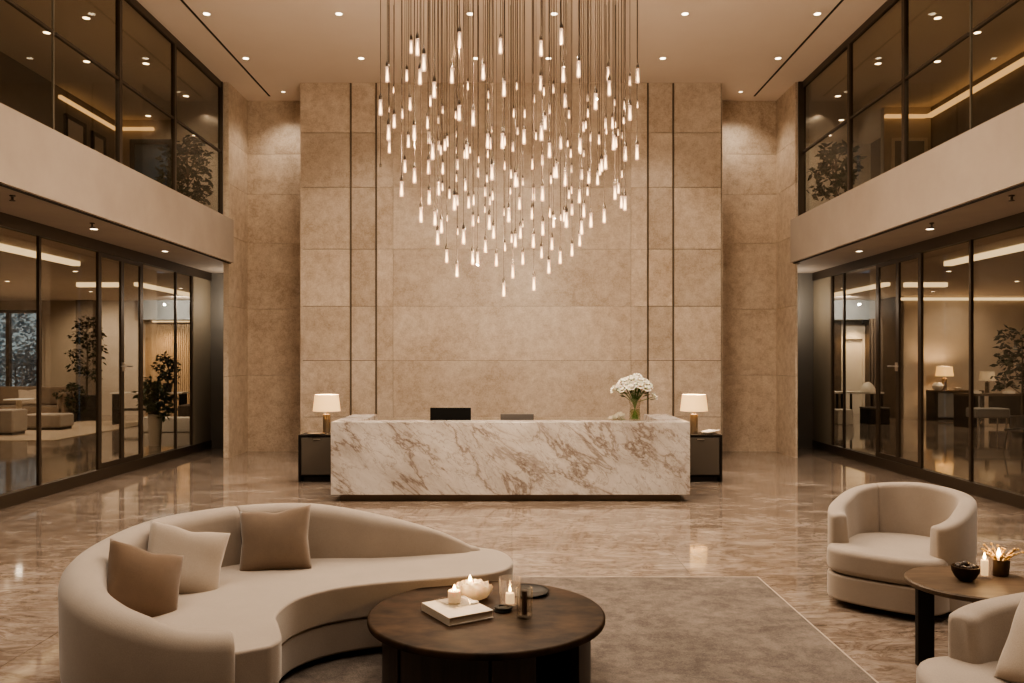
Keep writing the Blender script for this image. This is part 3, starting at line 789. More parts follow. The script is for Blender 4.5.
def pillow(name, label, mat, w, h, t, loc, tilt, yaw, roll, seed):
    rot = (Matrix.Rotation(R(yaw), 3, 'Z') @ Matrix.Rotation(R(tilt), 3, 'X') @ Matrix.Rotation(R(roll), 3, 'Z')).to_euler()
    n = 22; bm = NB(); rr = random.Random(seed)
    def P(u, v, s):
        e = (1 - abs(u) ** 2.6) * (1 - abs(v) ** 2.6)
        pin = 1 - .10 * (1 - abs(u)) ** .8 * (abs(v) ** 3); pin2 = 1 - .10 * (1 - abs(v)) ** .8 * (abs(u) ** 3)
        wr = .012 * math.sin(3.1 * u + 2 * v + seed) * math.sin(2.7 * v - 2 * u + seed * 2)
        wr *= min(1, e * 3)
        z = s * t / 2 * (max(e, 0) ** .42) + wr * .6
        dip = .08 * math.exp(-((u - .05) ** 2) * 9) * max(0, v) ** 2
        return (w / 2 * u * pin2, h / 2 * (v * pin - dip), z)
    for s in (1, -1):
        g = [[bm.verts.new(P(2 * i / n - 1, 2 * j / n - 1, s)) for i in range(n + 1)] for j in range(n + 1)]
        for j in range(n):
            for i in range(n):
                q = (g[j][i], g[j][i + 1], g[j + 1][i + 1], g[j + 1][i])
                bm.faces.new(q if s > 0 else q[::-1])
    bmesh.ops.remove_doubles(bm, verts=bm.verts, dist=.0005)
    o = link(name, bm, M[mat], None, loc, rot, smooth=True, sharp=180)
    return tag(o, label, 'pillow')
pillow('throw_pillow', 'caramel brown velvet pillow leaning on the left arm of the curved sofa', 'p_brown', .44, .42, .17, (-1.97, 4.42, .60), 66, 58, -24, 1)
pillow('throw_pillow', 'pale oat linen pillow beside the caramel one on the curved sofa', 'p_cream', .47, .46, .17, (-1.94, 4.90, .60), 58, 34, -17, 2)
pillow('throw_pillow', 'taupe velvet pillow propped against the middle of the sofa back', 'p_tan', .47, .44, .17, (-1.55, 5.42, .62), 64, 4, 5, 3)

# ------------------------------------------------------------------ coffee table
tx, ty, tz = -.14, 4.6, .40
t = thing('coffee_table', 'round dark walnut coffee table in front of the curved sofa', 'table', (tx, ty, RZ))
link('table_top', L([(0, .345), (.635, .345), (.652, .352), (.655, .36), (.655, .38), (.65, .386), (.64, .388), (0, .388)], 96), M['walnut'], t, smooth=True)
def arc_panel(a0, a1, r0, r1, z0, z1, n=24):
    pts = [(r1 * math.sin(R(a0 + (a1 - a0) * i / n)), -r1 * math.cos(R(a0 + (a1 - a0) * i / n))) for i in range(n + 1)]
    pts += [(r0 * math.sin(R(a1 - (a1 - a0) * i / n)), -r0 * math.cos(R(a1 - (a1 - a0) * i / n))) for i in range(n + 1)]
    bm = NB(); prism(bm, pts, z0, z1); return bm
link('curved_base_panel', arc_panel(-110, -51, .51, .575, 0, .345), M['walnut_base'], t, bevel=.004)
link('curved_base_panel', arc_panel(-50, 3, .50, .565, 0, .345), M['walnut_base'], t, bevel=.004)
link('curved_base_panel', arc_panel(4, 27, .51, .575, 0, .345), M['walnut_base'], t, bevel=.004)
link('curved_base_panel', arc_panel(58, 225, .51, .575, 0, .345), M['walnut_base'], t, bevel=.004)
link('inner_core', L([(.2, 0), (.2, .345)], 24), M['walnut_base'], t)
tz = RZ + .388
def flame_bm(h, r):
    return L([(0, 0), (r * .8, h * .12), (r, h * .3), (r * .6, h * .65), (0, h)], 10)
def wick(t, z, h=.02): link('wick', L([(.0018, z), (.0018, z + h)], 5), M['black'], t)
# book
bk = thing('hardback_book', 'thick pale hardback book lying on the dark coffee table', 'book', (X_(457, 4.56), 4.56, tz), R(-58))
a, b = .165, .135
link('pages', B(-a + .008, a - .008, -b + .008, b, .006, .038), M['pages'], bk)
link('cover', (lambda q: (box(q, -a, a, -b, b, 0, .006), box(q, -a, a, -b, b, .038, .044), box(q, -a, a, -b, -b + .006, .006, .038), b)[0] and q)(NB()), M['paper'], bk, bevel=.0015)
zb = tz + .044
dx, dy = X_(456, 4.6), 4.62
t = thing('glass_dish', 'shallow square glass dish holding a candle on the book', 'dish', (dx, dy, zb), R(-50))
bm = NB(); box(bm, -.085, .085, -.07, .07, 0, .006); vs = [v for v in bm.verts if v.co.z > .001]
for v in vs: v.co.x *= 1.12; v.co.y *= 1.12
link('dish_body', bm, M['tumbler'], t); link('rim', (lambda q: (tube(q, [(-.095, -.078, .012), (.095, -.078, .012), (.095, .078, .012), (-.095, .078, .012), (-.095, -.078, .012)], .003, 5), q)[1])(NB()), M['tumbler'], t)
t = thing('pillar_candle', 'lit stubby ivory candle in the glass dish on the book', 'candle', (dx - .01, dy, zb + .006))
link('wax_body', L([(0, 0), (.034, 0), (.036, .004), (.036, .062), (.031, .066), (.02, .058), (0, .056)], 24), M['wax'], t, smooth=True); wick(t, .056)
link('flame', flame_bm(.036, .009), M['flame'], t, (0, 0, .064), smooth=True)
point(dx - .01, dy, zb + .13, 1.2, (1, .6, .28), .004)
for (qx, qy, lab) in ((X_(474, 4.62), 4.62, 'small flat white pebble lying on the right corner of the book'),):
    tag(link('pebble', L([(0, 0), (.022, .001), (.028, .006), (.02, .011), (0, .013)], 16), M['white'], None, (qx, qy, zb), smooth=True), lab, 'pebble')
# woven rope candle bowl
t = thing('flower_candle', 'round ivory candle with carved ruffled petals and a lit wick, behind the book', 'candle', (X_(473.5, 4.87), 4.87, tz))
bm = NB(); n = 72
def ruffle(r, z, amp, f, ph): return [((r + amp * math.sin(f * q + ph)) * math.cos(q), (r + amp * math.sin(f * q + ph)) * math.sin(q), z + amp * .6 * math.sin(f * q + ph + 1)) for q in [2 * PI * i / n for i in range(n)]]
rings = [ruffle(.06, 0, 0, 9, 0), ruffle(.085, .012, .003, 9, 0), ruffle(.103, .04, .006, 9, .4), ruffle(.108, .062, .008, 9, .9), ruffle(.098, .08, .008, 9, 1.4), ruffle(.088, .068, .004, 9, 1.6),
         ruffle(.08, .084, .007, 7, 0), ruffle(.066, .094, .007, 7, .5), ruffle(.058, .08, .003, 7, .7), ruffle(.048, .096, .006, 5, .2), ruffle(.032, .1, .004, 5, .4), ruffle(.02, .092, 0, 5, 0)]
loft(bm, rings); link('petal_wax', bm, M['wax'], t, smooth=True, sharp=60)
wick(t, .09); link('flame', flame_bm(.04, .010), M['flame'], t, (-.02, 0, .098), smooth=True)
point(X_(471, 4.87), 4.87, tz + .18, 1.0, (1, .6, .28), .004)
# tumblers
def tumbler_bm(r, h, w=.004):
    return L([(0, 0), (r * .86, 0), (r * .92, .006), (r, h), (r - w, h), (r * .92 - w, .02), (0, .018)], 32, close=False)
t = thing('candle_tumbler', 'wide clear glass tumbler with a lit candle inside, on the coffee table', 'candle holder', (X_(510, 4.70), 4.70, tz))
link('glass_cup', tumbler_bm(.064, .165), M['tumbler_glow'], t, smooth=True)
c = link('candle', L([(0, 0), (.025, 0), (.026, .05), (.022, .058), (0, .054)], 20), M['wax_hot'], t, (0, 0, .02), smooth=True)
link('flame', flame_bm(.042, .0075), M['flame'], c, (0, 0, .062), smooth=True)
point(X_(510, 4.70), 4.70, tz + .105, 1.4, (1, .58, .25), .004)
t = thing('glass_tumbler', 'narrow clear tumbler holding a dark rolled stick, nearest on the coffee table', 'tumbler', (X_(524.5, 4.5), 4.5, tz))
link('glass_cup', tumbler_bm(.046, .165), M['tumbler'], t, smooth=True)
link('dark_stick', L([(.014, 0), (.015, .12), (.012, .125), (0, .125)], 14), M['walnut'], t, (0, 0, .02), smooth=True)
for k, (ox, oz, lab) in enumerate(((0, 0, 'lower'), (.006, .012, 'upper'))):
    tag(link('coaster', L([(0, 0), (.048, 0), (.052, .005), (.048, .011), (.030, .011), (.028, .007), (0, .007)], 28), M['black'], None, (X_(502.5, 4.62) + ox, 4.62 + ox, tz + oz), smooth=True), '%s round black coaster of two beside the tumblers' % lab, 'coaster', 'black coasters on the coffee table')
tag(link('serving_tray', L([(0, 0), (.125, 0), (.14, .016), (.135, .018), (.12, .007), (0, .007)], 40), M['cab_dark'], None, (X_(526, 4.98), 4.98, tz), smooth=True), 'flat round black tray behind the tumblers on the coffee table', 'tray')

# ------------------------------------------------------------------ armchairs
def armchair(loc, rz, label):
    t = thing('barrel_armchair', label, 'armchair', loc, rz)     # faces local -Y
    r0, T = .485, .125
    def ring(a, k=1.0, ext=0.0):
        s = abs(a) / R(130); hz = .83 - .18 * (s ** 1.5) - (1 - k) * .05
        d = Vector((math.sin(a), math.cos(a), 0)); tg = Vector((math.cos(a), -math.sin(a), 0)) * (1 if a > 0 else -1)
        sq = 1 + .10 * (math.sin(2 * a) ** 2)
        prof = [(.015, .055), (0, .4)]
        rr = T / 2; zt = hz - rr * .6
        for j in range(9):
            q = PI - PI * j / 8; prof.append((rr + rr * math.copysign(abs(math.cos(q)) ** .75, math.cos(q)), zt + rr * .6 * abs(math.sin(q)) ** .75))
        prof += [(T + .02, .40), (T + .02, .055)]
        out = []
        for nn, z in prof:
            nn = T / 2 + (nn - T / 2) * k
            p = d * (r0 * sq - nn) + tg * ext; out.append((p.x, p.y, z))
        return out
    def shell(a0, a1, end0, end1):
        rings = []
        if end0: rings += [ring(a0, .55, .05), ring(a0, .82, .04), ring(a0, .95, .02)]
        else: rings += [ring(a0 + R(.2), .94)]
        n = max(12, int(abs(a1 - a0) * 14))
        for i in range(n + 1): rings.append(ring(a0 + (a1 - a0) * ((i + (0 if end0 else .12)) / (n + (0 if end0 else .12) + (0 if end1 else .12)))))
        if end1: rings += [ring(a1, .95, .02), ring(a1, .82, .04), ring(a1, .55, .05)]
        else: rings += [ring(a1 - R(.2), .94)]
        bm = NB(); loft(bm, rings); return bm
    link('backrest', shell(-R(131), -R(40), True, False), M['sofa'], t, smooth=True, sharp=70)
    link('backrest', shell(-R(40), R(131), False, True), M['sofa'], t, smooth=True, sharp=70)
    def ol(rb, hw, fr):
        pts = []
        for i in range(25):
            a = R(-112 + 224 * i / 24); pts.append((rb * math.sin(a), rb * math.cos(a)))
        for i in range(1, 20):
            u = 1 - 2 * i / 20; e = abs(u) ** 2.3
            pts.append((hw * (1 if u > 0 else -1) * (1 - (1 - abs(u)) ** 2.4), -fr + (fr - .24) * e))
        return pts
    bm = NB(); prism(bm, ol(.385, .415, .575), .245, .43); link('seat_cushion', bm, M['sofa'], t, bevel=.045, seg=5)
    bm = NB(); prism(bm, ol(.425, .415, .565), .05, .238); link('base', bm, M['sofa'], t, bevel=.018, seg=3)
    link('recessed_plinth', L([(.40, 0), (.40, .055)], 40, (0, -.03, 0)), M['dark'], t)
    return t
armchair((2.93, 6.24, 0), R(-42), 'oat velvet barrel armchair standing alone beyond the round side table')
armchair((2.42, 3.44, 0), R(-94), 'oat velvet barrel armchair cut off at the lower right, holding a pillow').scale = (1.1, 1.1, .965)
pillow('throw_pillow', 'oat pillow in the armchair at the lower right corner', 'p_cream', .44, .42, .16, (2.27, 3.46, .60), 60, -74, 4, 5)

# ------------------------------------------------------------------ side table
sx, sy = 2.715, 4.87
t = thing('side_table', 'round brown wood side table between the two barrel armchairs', 'table', (sx, sy, 0))
link('table_top', L([(0, .465), (.355, .465), (.37, .473), (.37, .492), (.362, .5), (0, .5)], 72), M['oak'], t, smooth=True)
for a in (178, 298, 58):
    bm = NB(); box(bm, .235, .33, -.022, .022, 0, .465); link('leg', bm, M['cab_dark'], t, rot=(0, 0, R(a)), bevel=.004)
t = thing('wooden_bowl', 'dark round wooden bowl on the side table', 'bowl', (X_(965.5, 4.88), 4.88, .5))
link('bowl_body', L([(0, 0), (.032, 0), (.055, .02), (.074, .055), (.078, .085), (.072, .087), (.066, .058), (.045, .028), (0, .022)], 32), M['walnut'], t, smooth=True)
r3 = random.Random(5)
for k in range(9):
    a = 2 * PI * k / 8; q = .038 if k < 8 else 0
    bm = NB(); bmesh.ops.create_icosphere(bm, subdivisions=2, radius=.019)
    for v in bm.verts: v.co *= 1 + .2 * math.sin(40 * v.co.x + k) * math.cos(37 * v.co.y)
    tag(link('dried_pod', bm, M['walnut_base'], None, (X_(965.5, 4.88) + q * math.cos(a), 4.88 + q * math.sin(a), .5 + .078 + (.018 if k == 8 else r3.uniform(0, .006))), smooth=True), 'dark dried seed pod heaped in the wooden bowl', 'seed pod', 'dried pods in the wooden bowl')
t = thing('candle_tumbler', 'clear glass with a lit candle, between the bowl and dried flowers', 'candle holder', (X_(984.5, 4.93), 4.93, .5))
link('glass_cup', tumbler_bm(.046, .125), M['tumbler_glow'], t, smooth=True)
c = link('candle', L([(0, 0), (.020, 0), (.021, .085), (.017, .09), (0, .087)], 20), M['wax_hot'], t, (0, 0, .02), smooth=True)
link('flame', flame_bm(.045, .008), M['flame'], c, (0, 0, .092), smooth=True)
point(X_(984.5, 4.93), 4.93, .70, 1.0, (1, .6, .28), .004)
t = thing('flower_pot', 'dark ribbed pot of dried golden flowers and a lit candle on the side table', 'pot', (X_(999.5, 5.0), 5.0, .5))
link('pot_body', L([(0, 0), (.042, 0), (.05, .01), (.058, .10), (.053, .10), (.046, .015), (0, .015)], 24), M['oak'], t, smooth=True)
link('candle', L([(0, .015), (.028, .015), (.028, .11), (0, .11)], 16), M['wax_hot'], t, smooth=True)
link('flame', flame_bm(.055, .012), M['flame'], t, (-.01, -.01, .115), smooth=True)
gold = mottled('dried_gold', (.35, .22, .08), (.62, .42, .18), .7, 40)
bm = NB()
for k in range(26):
    a = r3.uniform(0, 2 * PI); l = r3.uniform(.07, .13); q = r3.uniform(.4, .9)
    p0 = Vector((.03 * math.cos(a), .03 * math.sin(a), .09)); p1 = p0 + Vector((math.cos(a) * l * q, math.sin(a) * l * q, l * .55))
    tube(bm, [p0, (p0 + p1) / 2 + Vector((0, 0, .012)), p1], [.002, .006, .002], 5)
    bmesh.ops.create_icosphere(bm, subdivisions=1, radius=.009, matrix=Matrix.Translation(p1))
link('dried_flowers', bm, gold, t)
point(X_(999.5, 5.0) - .01, 4.97, .72, 1.2, (1, .6, .28), .004)

# ------------------------------------------------------------------ plants
def leaves(bm, c, rad, n, size, rr, flat=.8):
    for _ in range(n):
        while True:
            p = Vector((rr.uniform(-1, 1), rr.uniform(-1, 1), rr.uniform(-1, 1)))
            if p.length <= 1: break
        p = Vector((p.x * rad, p.y * rad, p.z * rad * flat)) + Vector(c)
        d = Vector((rr.uniform(-1, 1), rr.uniform(-1, 1), rr.uniform(-.7, .4))).normalized()
        e = d.cross(Vector((rr.uniform(-1, 1), rr.uniform(-1, 1), rr.uniform(-1, 1)))).normalized()
        s = size * rr.uniform(.7, 1.3)
        bm.faces.new([bm.verts.new(q) for q in (p, p + d * s * .5 + e * s * .22, p + d * s, p + d * s * .5 - e * s * .22)])
def plant(name, label, loc, ht, crown, n, size, seed, pot=None, mat='leaf', potmat='pot', trunk0=.0, blobs=9, spread=1.0):
    rr = random.Random(seed)
    t = thing(name, label, 'plant', loc)
    pz = 0
    if pot:
        r_, h_ = pot; pz = h_ * .92
        link('pot', L([(0, 0), (r_ * .78, 0), (r_, h_), (r_ * .88, h_), (r_ * .85, h_ * .9), (0, h_ * .9)], 28), M[potmat], t, smooth=True)
    bt = NB(); bl_ = NB()
    top = ht - crown * .3
    tube(bt, [(0, 0, pz * .9), (.03, .02, pz + (top - pz) * .5), (0, 0, top)], [.03, .024, .01], 7)
    for k in range(blobs):
        a = 2.4 * k + rr.uniform(-.4, .4); f = k / max(1, blobs - 1)
        zz = max(pz + .12, trunk0) + (ht - crown * .25 - max(pz + .12, trunk0)) * f
        q = crown * spread * (.35 + .45 * math.sin(PI * (.2 + .7 * f)))
        c = (q * math.cos(a), q * math.sin(a), zz)
        tube(bt, [(0.01, 0.01, max(pz, zz - .3)), (c[0] * .6, c[1] * .6, zz - .1), c], [.012, .008, .004], 5)
        leaves(bl_, c, crown * .5, n // blobs, size, rr)
    link('trunk', bt, M['bark'], t, smooth=True)
    link('foliage', bl_, M[mat], t)
    return t
plant('potted_tree', 'tall airy potted tree in the left lounge against the pale wall panel', (-12.65, 24.6, 0), 3.05, .46, 620, .14, 11, (.36, .75), trunk0=1.35, blobs=11)
tag(plant('potted_shrub', 'low bushy plant at the foot of the tall lounge tree', (-12.72, 23.9, 0), 1.1, .34, 260, .14, 12, (.16, .3), blobs=7), cat='plant')
plant('potted_plant', 'leafy plant growing out of a white cylinder planter in the left lounge', (-7.5, 17.4, 0), 1.38, .34, 420, .15, 13, (.145, .66), 'leaf2', 'white', blobs=8)
plant('potted_plant', 'dark bushy plant on the shelf before the slatted niche', (-9.65, 23.2, .9), 1.05, .30, 420, .12, 14, (.13, .25), blobs=8)
plant('potted_tree', 'dark potted tree behind the right glass wall near the frame edge', (11.95, 19.4, 0), 2.50, .56, 620, .17, 15, (.28, .45), trunk0=1.15, blobs=10)
plant('potted_plant', 'dark leafy plant standing in the left upper gallery corner', (-6.2, 15.75, 4.38), 1.60, .42, 700, .14, 16, (.16, .25), trunk0=.5, blobs=11)
plant('potted_plant', 'dark leafy plant in a pale pot in the right upper gallery corner', (6.15, 15.75, 4.38), 1.55, .40, 420, .17, 17, (.19, .32), 'leaf', 'white', trunk0=.55, blobs=9)

# ------------------------------------------------------------------ left lounge furniture
tag(link('lounge_rug', B(-16.5, -10.2, 18.4, 24.4, 0, .015), mottled('pale_rug', (.36, .29, .22), (.42, .34, .26), .95, 8), None), 'pale beige rug under the ottomans in the left lounge', 'rug')
def ottoman(x, y, w, d, h, label):
    t = thing('ottoman', label, 'ottoman', (x, y, .015), 0, 'pale ottomans in the left lounge')
    link('cushion', B(-w / 2, w / 2, -d / 2, d / 2, .06, h), M['sofa'], t, bevel=.05, seg=4)
    link('base', B(-w / 2 + .05, w / 2 - .05, -d / 2 + .05, d / 2 - .05, 0, .06), M['dark'], t)
ottoman(-12.12, 19.9, .62, .62, .60, 'tall square pale ottoman nearest the left glass wall')
ottoman(-11.98, 21.4, .98, .7, .40, 'low wide pale ottoman beside the square one in the left lounge')
t = thing('lounge_sofa', 'tan lounge sofa beneath the dark blue window in the left lounge', 'sofa', (-14.2, 24.2, .015))
link('seat', B(-1.4, 1.35, -.5, .45, .08, .45), M['p_tan'], t, bevel=.05, seg=3)
link('backrest', B(-1.4, 1.35, .30, .52, .45, 1.0), M['p_tan'], t, bevel=.07, seg=4)
link('arm', B(1.15, 1.4, -.5, .5, .08, .85), M['p_tan'], t, bevel=.07, seg=4)
pillow('throw_pillow', 'light brown pillow on the tan sofa behind the left glass', 'p_cream', .55, .5, .18, (-14.0, 23.95, .72), 70, 10, 3, 8)
t = thing('round_side_table', 'small pale pedestal table before the tan lounge sofa', 'table', (-13.1, 22.0, .015))
link('table_top', L([(0, .72), (.36, .72), (.36, .75), (0, .75)], 28), M['white'], t, smooth=True); link('stem', L([(.16, 0), (.16, .02), (.07, .03), (.07, .72), (0, .72)], 16), M['paper'], t, smooth=True)
# wall panel and wooden slat niche
t = thing('slat_panel', 'warm backlit vertical wood slat panel in the left lounge niche', 'wall panel', (-11.35, 27.55, 0))
bm = NB()
for k in range(26): box(bm, -.85 + k * .066, -.85 + k * .066 + .045, 0, .05, 0, 3.05)
link('slats', bm, M['slat'], t); link('backing_board', B(-.86, .86, .05, .09, 0, 3.05), M['slat'], t)
spot(-11.3, 27.0, 3.05, 120, 130, (1, .74, .45)) 
t = thing('shelf_console', 'long shelf console below the slat panel in the left lounge', 'console', (-10.2, 23.1, 0))
link('top', B(-.9, 1.1, -.25, .25, .86, .9), M['white'], t); link('shelf', B(-.86, 1.06, -.22, .22, .4, .44), M['cab_dark'], t)
for x in (-.85, .2, 1.0): link('leg', B(x, x + .05, -.22, .22, 0, .86), M['cab_dark'], t)
tag(link('planter_bench', B(-9.3, -7.3, 20.6, 21.1, 0, .36), M['white'], None, bevel=.02), 'low white bench block behind the white cylinder planter', 'bench')
tag(link('storage_ottoman', B(-8.9, -8.1, 22.0, 22.8, 0, .6), M['drape'], None, bevel=.05), 'brown block seat behind the white bench in the left lounge', 'seat')
tag(link('wall_panel', B(-15.3, -14.25, Yb - .08, Yb - .01, .05, 3.3), mottled('pale_panel', (.42, .34, .26), (.45, .37, .285), .7, 1.2), None), 'pale flush wall panel between the lounge window and the dark pilaster', 'wall panel')
tag(link('pilaster', B(-14.2, -13.65, Yb - .25, Yb - .01, 0, 3.75), M['room_dark'], None), 'dark square pilaster behind the tall lounge tree', 'pilaster')
for k, (x, lab) in enumerate(((-8.85, 'left'), (-7.9, 'right'))):
    bm = NB(); prism(bm, [(x - .3 + .05 * i, 26.2 + (.05 if i % 2 else 0)) for i in range(13)] + [(x + .3 - .05 * i, 26.28 + (.05 if i % 2 else 0)) for i in range(13)], 0, 3.12)
    tag(link('drape', bm, M['drape'], None), 'brown folded drape at the far back of the left lounge, %s of two' % lab, 'drape', 'lounge drapes')
# outside the window
for k, (x, y, h_) in enumerate(((-18.5, 29.6, 2.4), (-17.0, 30.4, 3.2), (-15.6, 29.4, 2.0), (-19.8, 31.5, 4.2))):
    plant('garden_shrub', ('frosty blue garden shrub outside the lounge window, left', 'tall frosty garden tree outside the lounge window, middle', 'low frosty shrub outside the lounge window, right', 'tallest frosty tree farthest outside the lounge window')[k], (x, y + 1.2, 0), h_, 1.2, 1500, .2, 30 + k, None, 'frost', blobs=14)
tag(struct('ground_garden', B(-30, -10, 28.6, 40, -.2, -.02), M['frost']), None)

# ------------------------------------------------------------------ right lounge furniture
t = thing('console_table', 'console table with dark ends and pale front against the right lounge wall', 'console', (13.2, 24.7, 0))
link('top', B(-.72, .75, -.25, .25, .86, .9), M['oak'], t)
link('side_panel', B(-.72, -.62, -.25, .25, 0, .86), M['cab_dark'], t); link('side_panel', B(.65, .75, -.25, .25, 0, .86), M['cab_dark'], t)
link('front_panel', B(-.62, .65, -.2, -.15, .1, .86), M['room_grey'], t)
link('shelf', B(-.62, .65, -.25, .25, .03, .1), M['cab_dark'], t)
table_lamp(12.9, 24.7, .9, 'lit table lamp with a wide shade on the right lounge console', 1.22)
tag(link('round_vase', L([(0, 0), (.08, 0), (.15, .07), (.16, .14), (.1, .22), (.05, .23), (0, .2)], 20), M['white'], None, (12.62, 24.55, .9), smooth=True), 'round white vase left of the lamp on the right lounge console', 'vase')
tag(link('small_bowl', L([(0, 0), (.06, 0), (.11, .08), (.1, .08), (.05, .02), (0, .02)], 18), M['white'], None, (13.2, 24.55, .9), smooth=True), 'small white bowl right of the lit lounge lamp', 'bowl')
t = thing('work_table', 'long dark work table behind the right glass wall', 'table', (13.5, 22.4, 0))
link('top', B(-1.35, 1.6, -.4, .4, .84, .9), M['oak'], t)
link('leg_panel', B(-1.35, -1.1, -.38, .38, 0, .84), M['cab_dark'], t); link('leg_panel', B(1.3, 1.55, -.38, .38, 0, .84), M['cab_dark'], t)
link('front_panel', B(-.75, .3, -.3, -.25, .1, .84), M['cab_dark'], t)
table_lamp(12.98, 22.62, .9, 'dim unlit table lamp on the long dark work table', 1.0, False)
for k, (x, lab) in enumerate(((12.45, 'left'), (13.35, 'middle'), (13.95, 'right'))):
    t = thing('place_setting_box', 'small white box on the long dark work table, %s of three' % lab, 'box', (x, 22.25, .9), .2 * k, 'white boxes on the work table')
    link('box_body', B(-.12, .12, -.09, .09, 0, .06), M['white'], t); link('box_lid', B(-.07, .07, -.06, .06, .06, .10), M['paper'], t)
t = thing('upholstered_bench', 'grey upholstered bench in front of the long dark work table', 'bench', (11.72, 20.4, 0))
link('seat', B(-.42, .42, -.25, .25, .38, .62), M['room_grey'], t, bevel=.04, seg=3)
for x in (-.36, .34):
    for y in (-.2, .18): link('leg', B(x, x + .02, y, y + .02, 0, .38), M['steel'], t)
t = thing('lounge_chair', 'dark chair with splayed legs behind the right glass, at the frame edge', 'chair', (9.85, 15.9, 0), R(20))
link('seat', B(-.25, .25, -.25, .25, .42, .48), M['grey'], t, bevel=.02)
link('backrest', (lambda b: (prism(b, [(.25 * math.cos(R(a)) * .98, .25 * math.sin(R(a))) for a in range(0, 181, 12)] + [(.21 * math.cos(R(a)), .21 * math.sin(R(a))) for a in range(180, -1, -12)], .5, .72), b)[1])(NB()), M['grey'], t)
for x, y in ((-1, -1), (1, -1), (-1, 1), (1, 1)): link('leg', (lambda b: (tube(b, [(.2 * x, .2 * y, .42), (.25 * x, .25 * y, 0)], .014, 6), b)[1])(NB()), M['grey'], t)
# far niche on the right
t = thing('lit_panel', 'warm glowing niche panel at the far back of the right lounge', 'wall panel', (11.45, 27.85, 0))
link('panel', B(-.33, .31, 0, .06, 0, 2.5), M['paper'], t); link('surround', (lambda b: (box(b, -.42, -.33, -.1, .1, 0, 3.0), box(b, .31, .385, -.1, .1, 0, 3.0), box(b, -.33, .31, -.1, .1, 2.5, 3.0), b)[3])(NB()), M['paper'], t)
spot(11.4, 27.3, 3.0, 130, 130, (1, .74, .45))
tag(link('wood_panel', B(10.62, 10.98, 27.6, 27.7, 0, 3.1), M['oak'], None), 'brown wood panel left of the glowing niche', 'wall panel')
for x, lab in ((11.62, 'right of the glowing niche'),):
    bm = NB(); prism(bm, [(x - .2 + .05 * i, 26.4 + (.05 if i % 2 else 0)) for i in range(9)] + [(x + .2 - .05 * i, 26.48 + (.05 if i % 2 else 0)) for i in range(9)], 0, 3.12)
    tag(link('drape', bm, M['drape'], None), 'dark folded drape %s in the right lounge' % lab, 'drape')
t = thing('dining_table', 'white topped table with black legs far in the right lounge', 'table', (9.95, 24.2, 0))
link('top', B(-.65, .75, -.4, .4, .83, .88), M['white'], t)
for x in (-.6, -.2, .68):
    for y in (-.35, .3): link('leg', B(x, x + .05, y, y + .05, 0, .83), M['cab_dark'], t)
t = thing('storage_box', 'black storage box on the floor by the white topped table', 'box', (10.25, 23.4, 0))
link('box_body', B(-.32, .32, -.25, .25, 0, .42), M['cab_dark'], t, bevel=.02); link('lid', B(-.33, .33, -.26, .26, .42, .47), M['cab'], t, bevel=.01)
tag(link('white_cube_stool', B(9.05, 9.5, 23.0, 23.45, 0, .42), M['white'], None, bevel=.02), 'small white cube stool left of the black storage box', 'stool')
tag(link('domed_sculpture', L([(.2, 0), (.21, .06), (.17, .16), (.08, .26), (0, .29)], 20), M['white'], None, (10.4, 24.2, .88), smooth=True), 'white domed sculpture on the white topped table', 'sculpture')

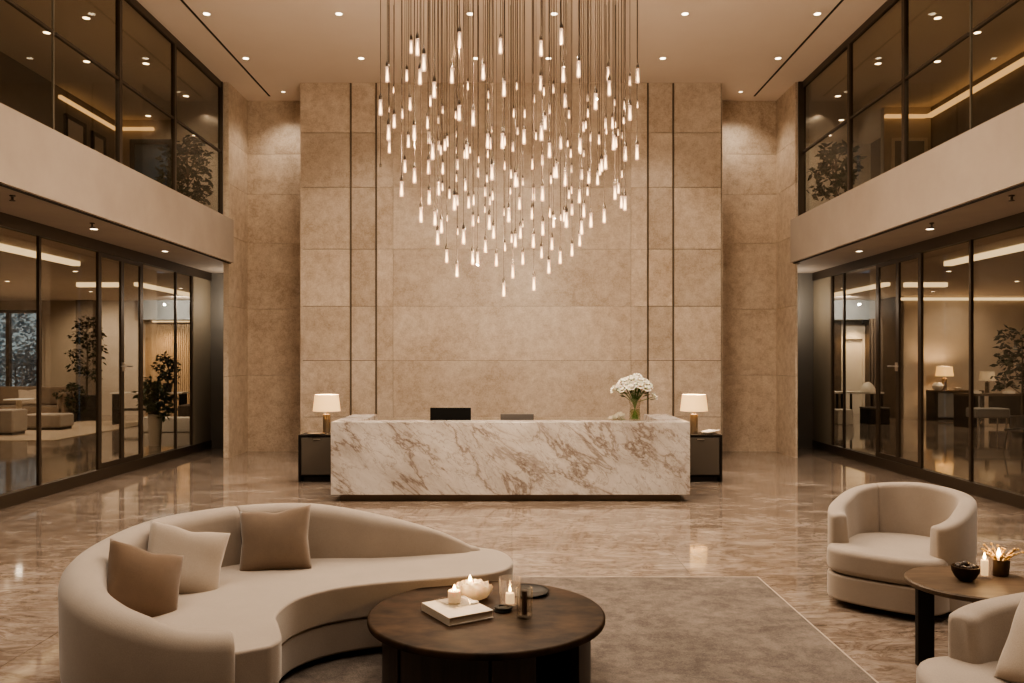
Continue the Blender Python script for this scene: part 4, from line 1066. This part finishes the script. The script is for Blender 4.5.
# ------------------------------------------------------------------ upper gallery furnishing
def picture(y0, y1, z0, z1, label):
    t = thing('picture_frame', label, 'picture', (-8.45, (y0 + y1) / 2, (z0 + z1) / 2), 0, 'tall framed panels on the gallery wall')
    a, b = (y1 - y0) / 2, (z1 - z0) / 2; bm = NB(); w_ = .07
    box(bm, 0, .05, -a, a, b - w_, b); box(bm, 0, .05, -a, a, -b, -b + w_); box(bm, 0, .05, -a, -a + w_, -b + w_, b - w_); box(bm, 0, .05, a - w_, a, -b + w_, b - w_)
    link('frame', bm, M['cab_dark'], t); link('picture_panel', B(.0, .02, -a + w_, a - w_, -b + w_, b - w_), M['room_wall'], t)
picture(15.6, 16.35, 4.9, 6.45, 'larger tall framed panel on the left gallery wall below the amber cove')
picture(16.6, 17.15, 4.9, 6.4, 'narrow tall framed panel nearer the blue door in the left gallery')
t = thing('gallery_door', 'dark blue door on the left upper gallery partition', 'door', (-7.64, 17.6, 4.37))
link('door_leaf', B(-.36, .36, -.05, -.01, 0, 2.0), M['blue'], t); link('door_frame', (lambda b: (box(b, -.45, -.36, -.08, -.005, 0, 2.1), box(b, .36, .45, -.08, -.005, 0, 2.1), box(b, -.36, .36, -.08, -.005, 2.0, 2.1), b)[3])(NB()), M['cab_dark'], t)
link('handle', B(.24, .34, -.09, -.05, 1.3, 1.34), M['steel'], t)
t = thing('picture_frame', 'pale framed picture on the right upper gallery partition', 'picture', (8.0, 16.7, 5.85))
link('frame', (lambda b: (box(b, -.36, .36, -.05, -.01, .36, .42), box(b, -.36, -.30, -.05, -.01, -.42, .36), box(b, .3, .36, -.05, -.01, -.42, .36), box(b, -.3, .3, -.05, -.01, -.42, -.36), b)[4])(NB()), M['paper'], t)
link('picture_panel', B(-.3, .3, -.03, -.01, -.36, .36), M['room_grey'], t)

# ------------------------------------------------------------------ world and render look
wd = bpy.data.worlds.new('world'); bpy.context.scene.world = wd; wd.use_nodes = True
bg = wd.node_tree.nodes['Background']; bg.inputs[0].default_value = (.36, .50, .66, 1); bg.inputs[1].default_value = 1.0
sc = bpy.context.scene
sc.view_settings.view_transform = 'AgX'
sc.view_settings.look = 'AgX - Medium High Contrast'
sc.view_settings.exposure = 0.06
cy = sc.cycles
cy.use_denoising = True
cy.max_bounces = 8; cy.diffuse_bounces = 4; cy.glossy_bounces = 4; cy.transmission_bounces = 6; cy.transparent_max_bounces = 24
cy.sample_clamp_indirect = 3.0; cy.sample_clamp_direct = 0
cy.caustics_reflective = False; cy.caustics_refractive = False
cy.use_light_tree = True
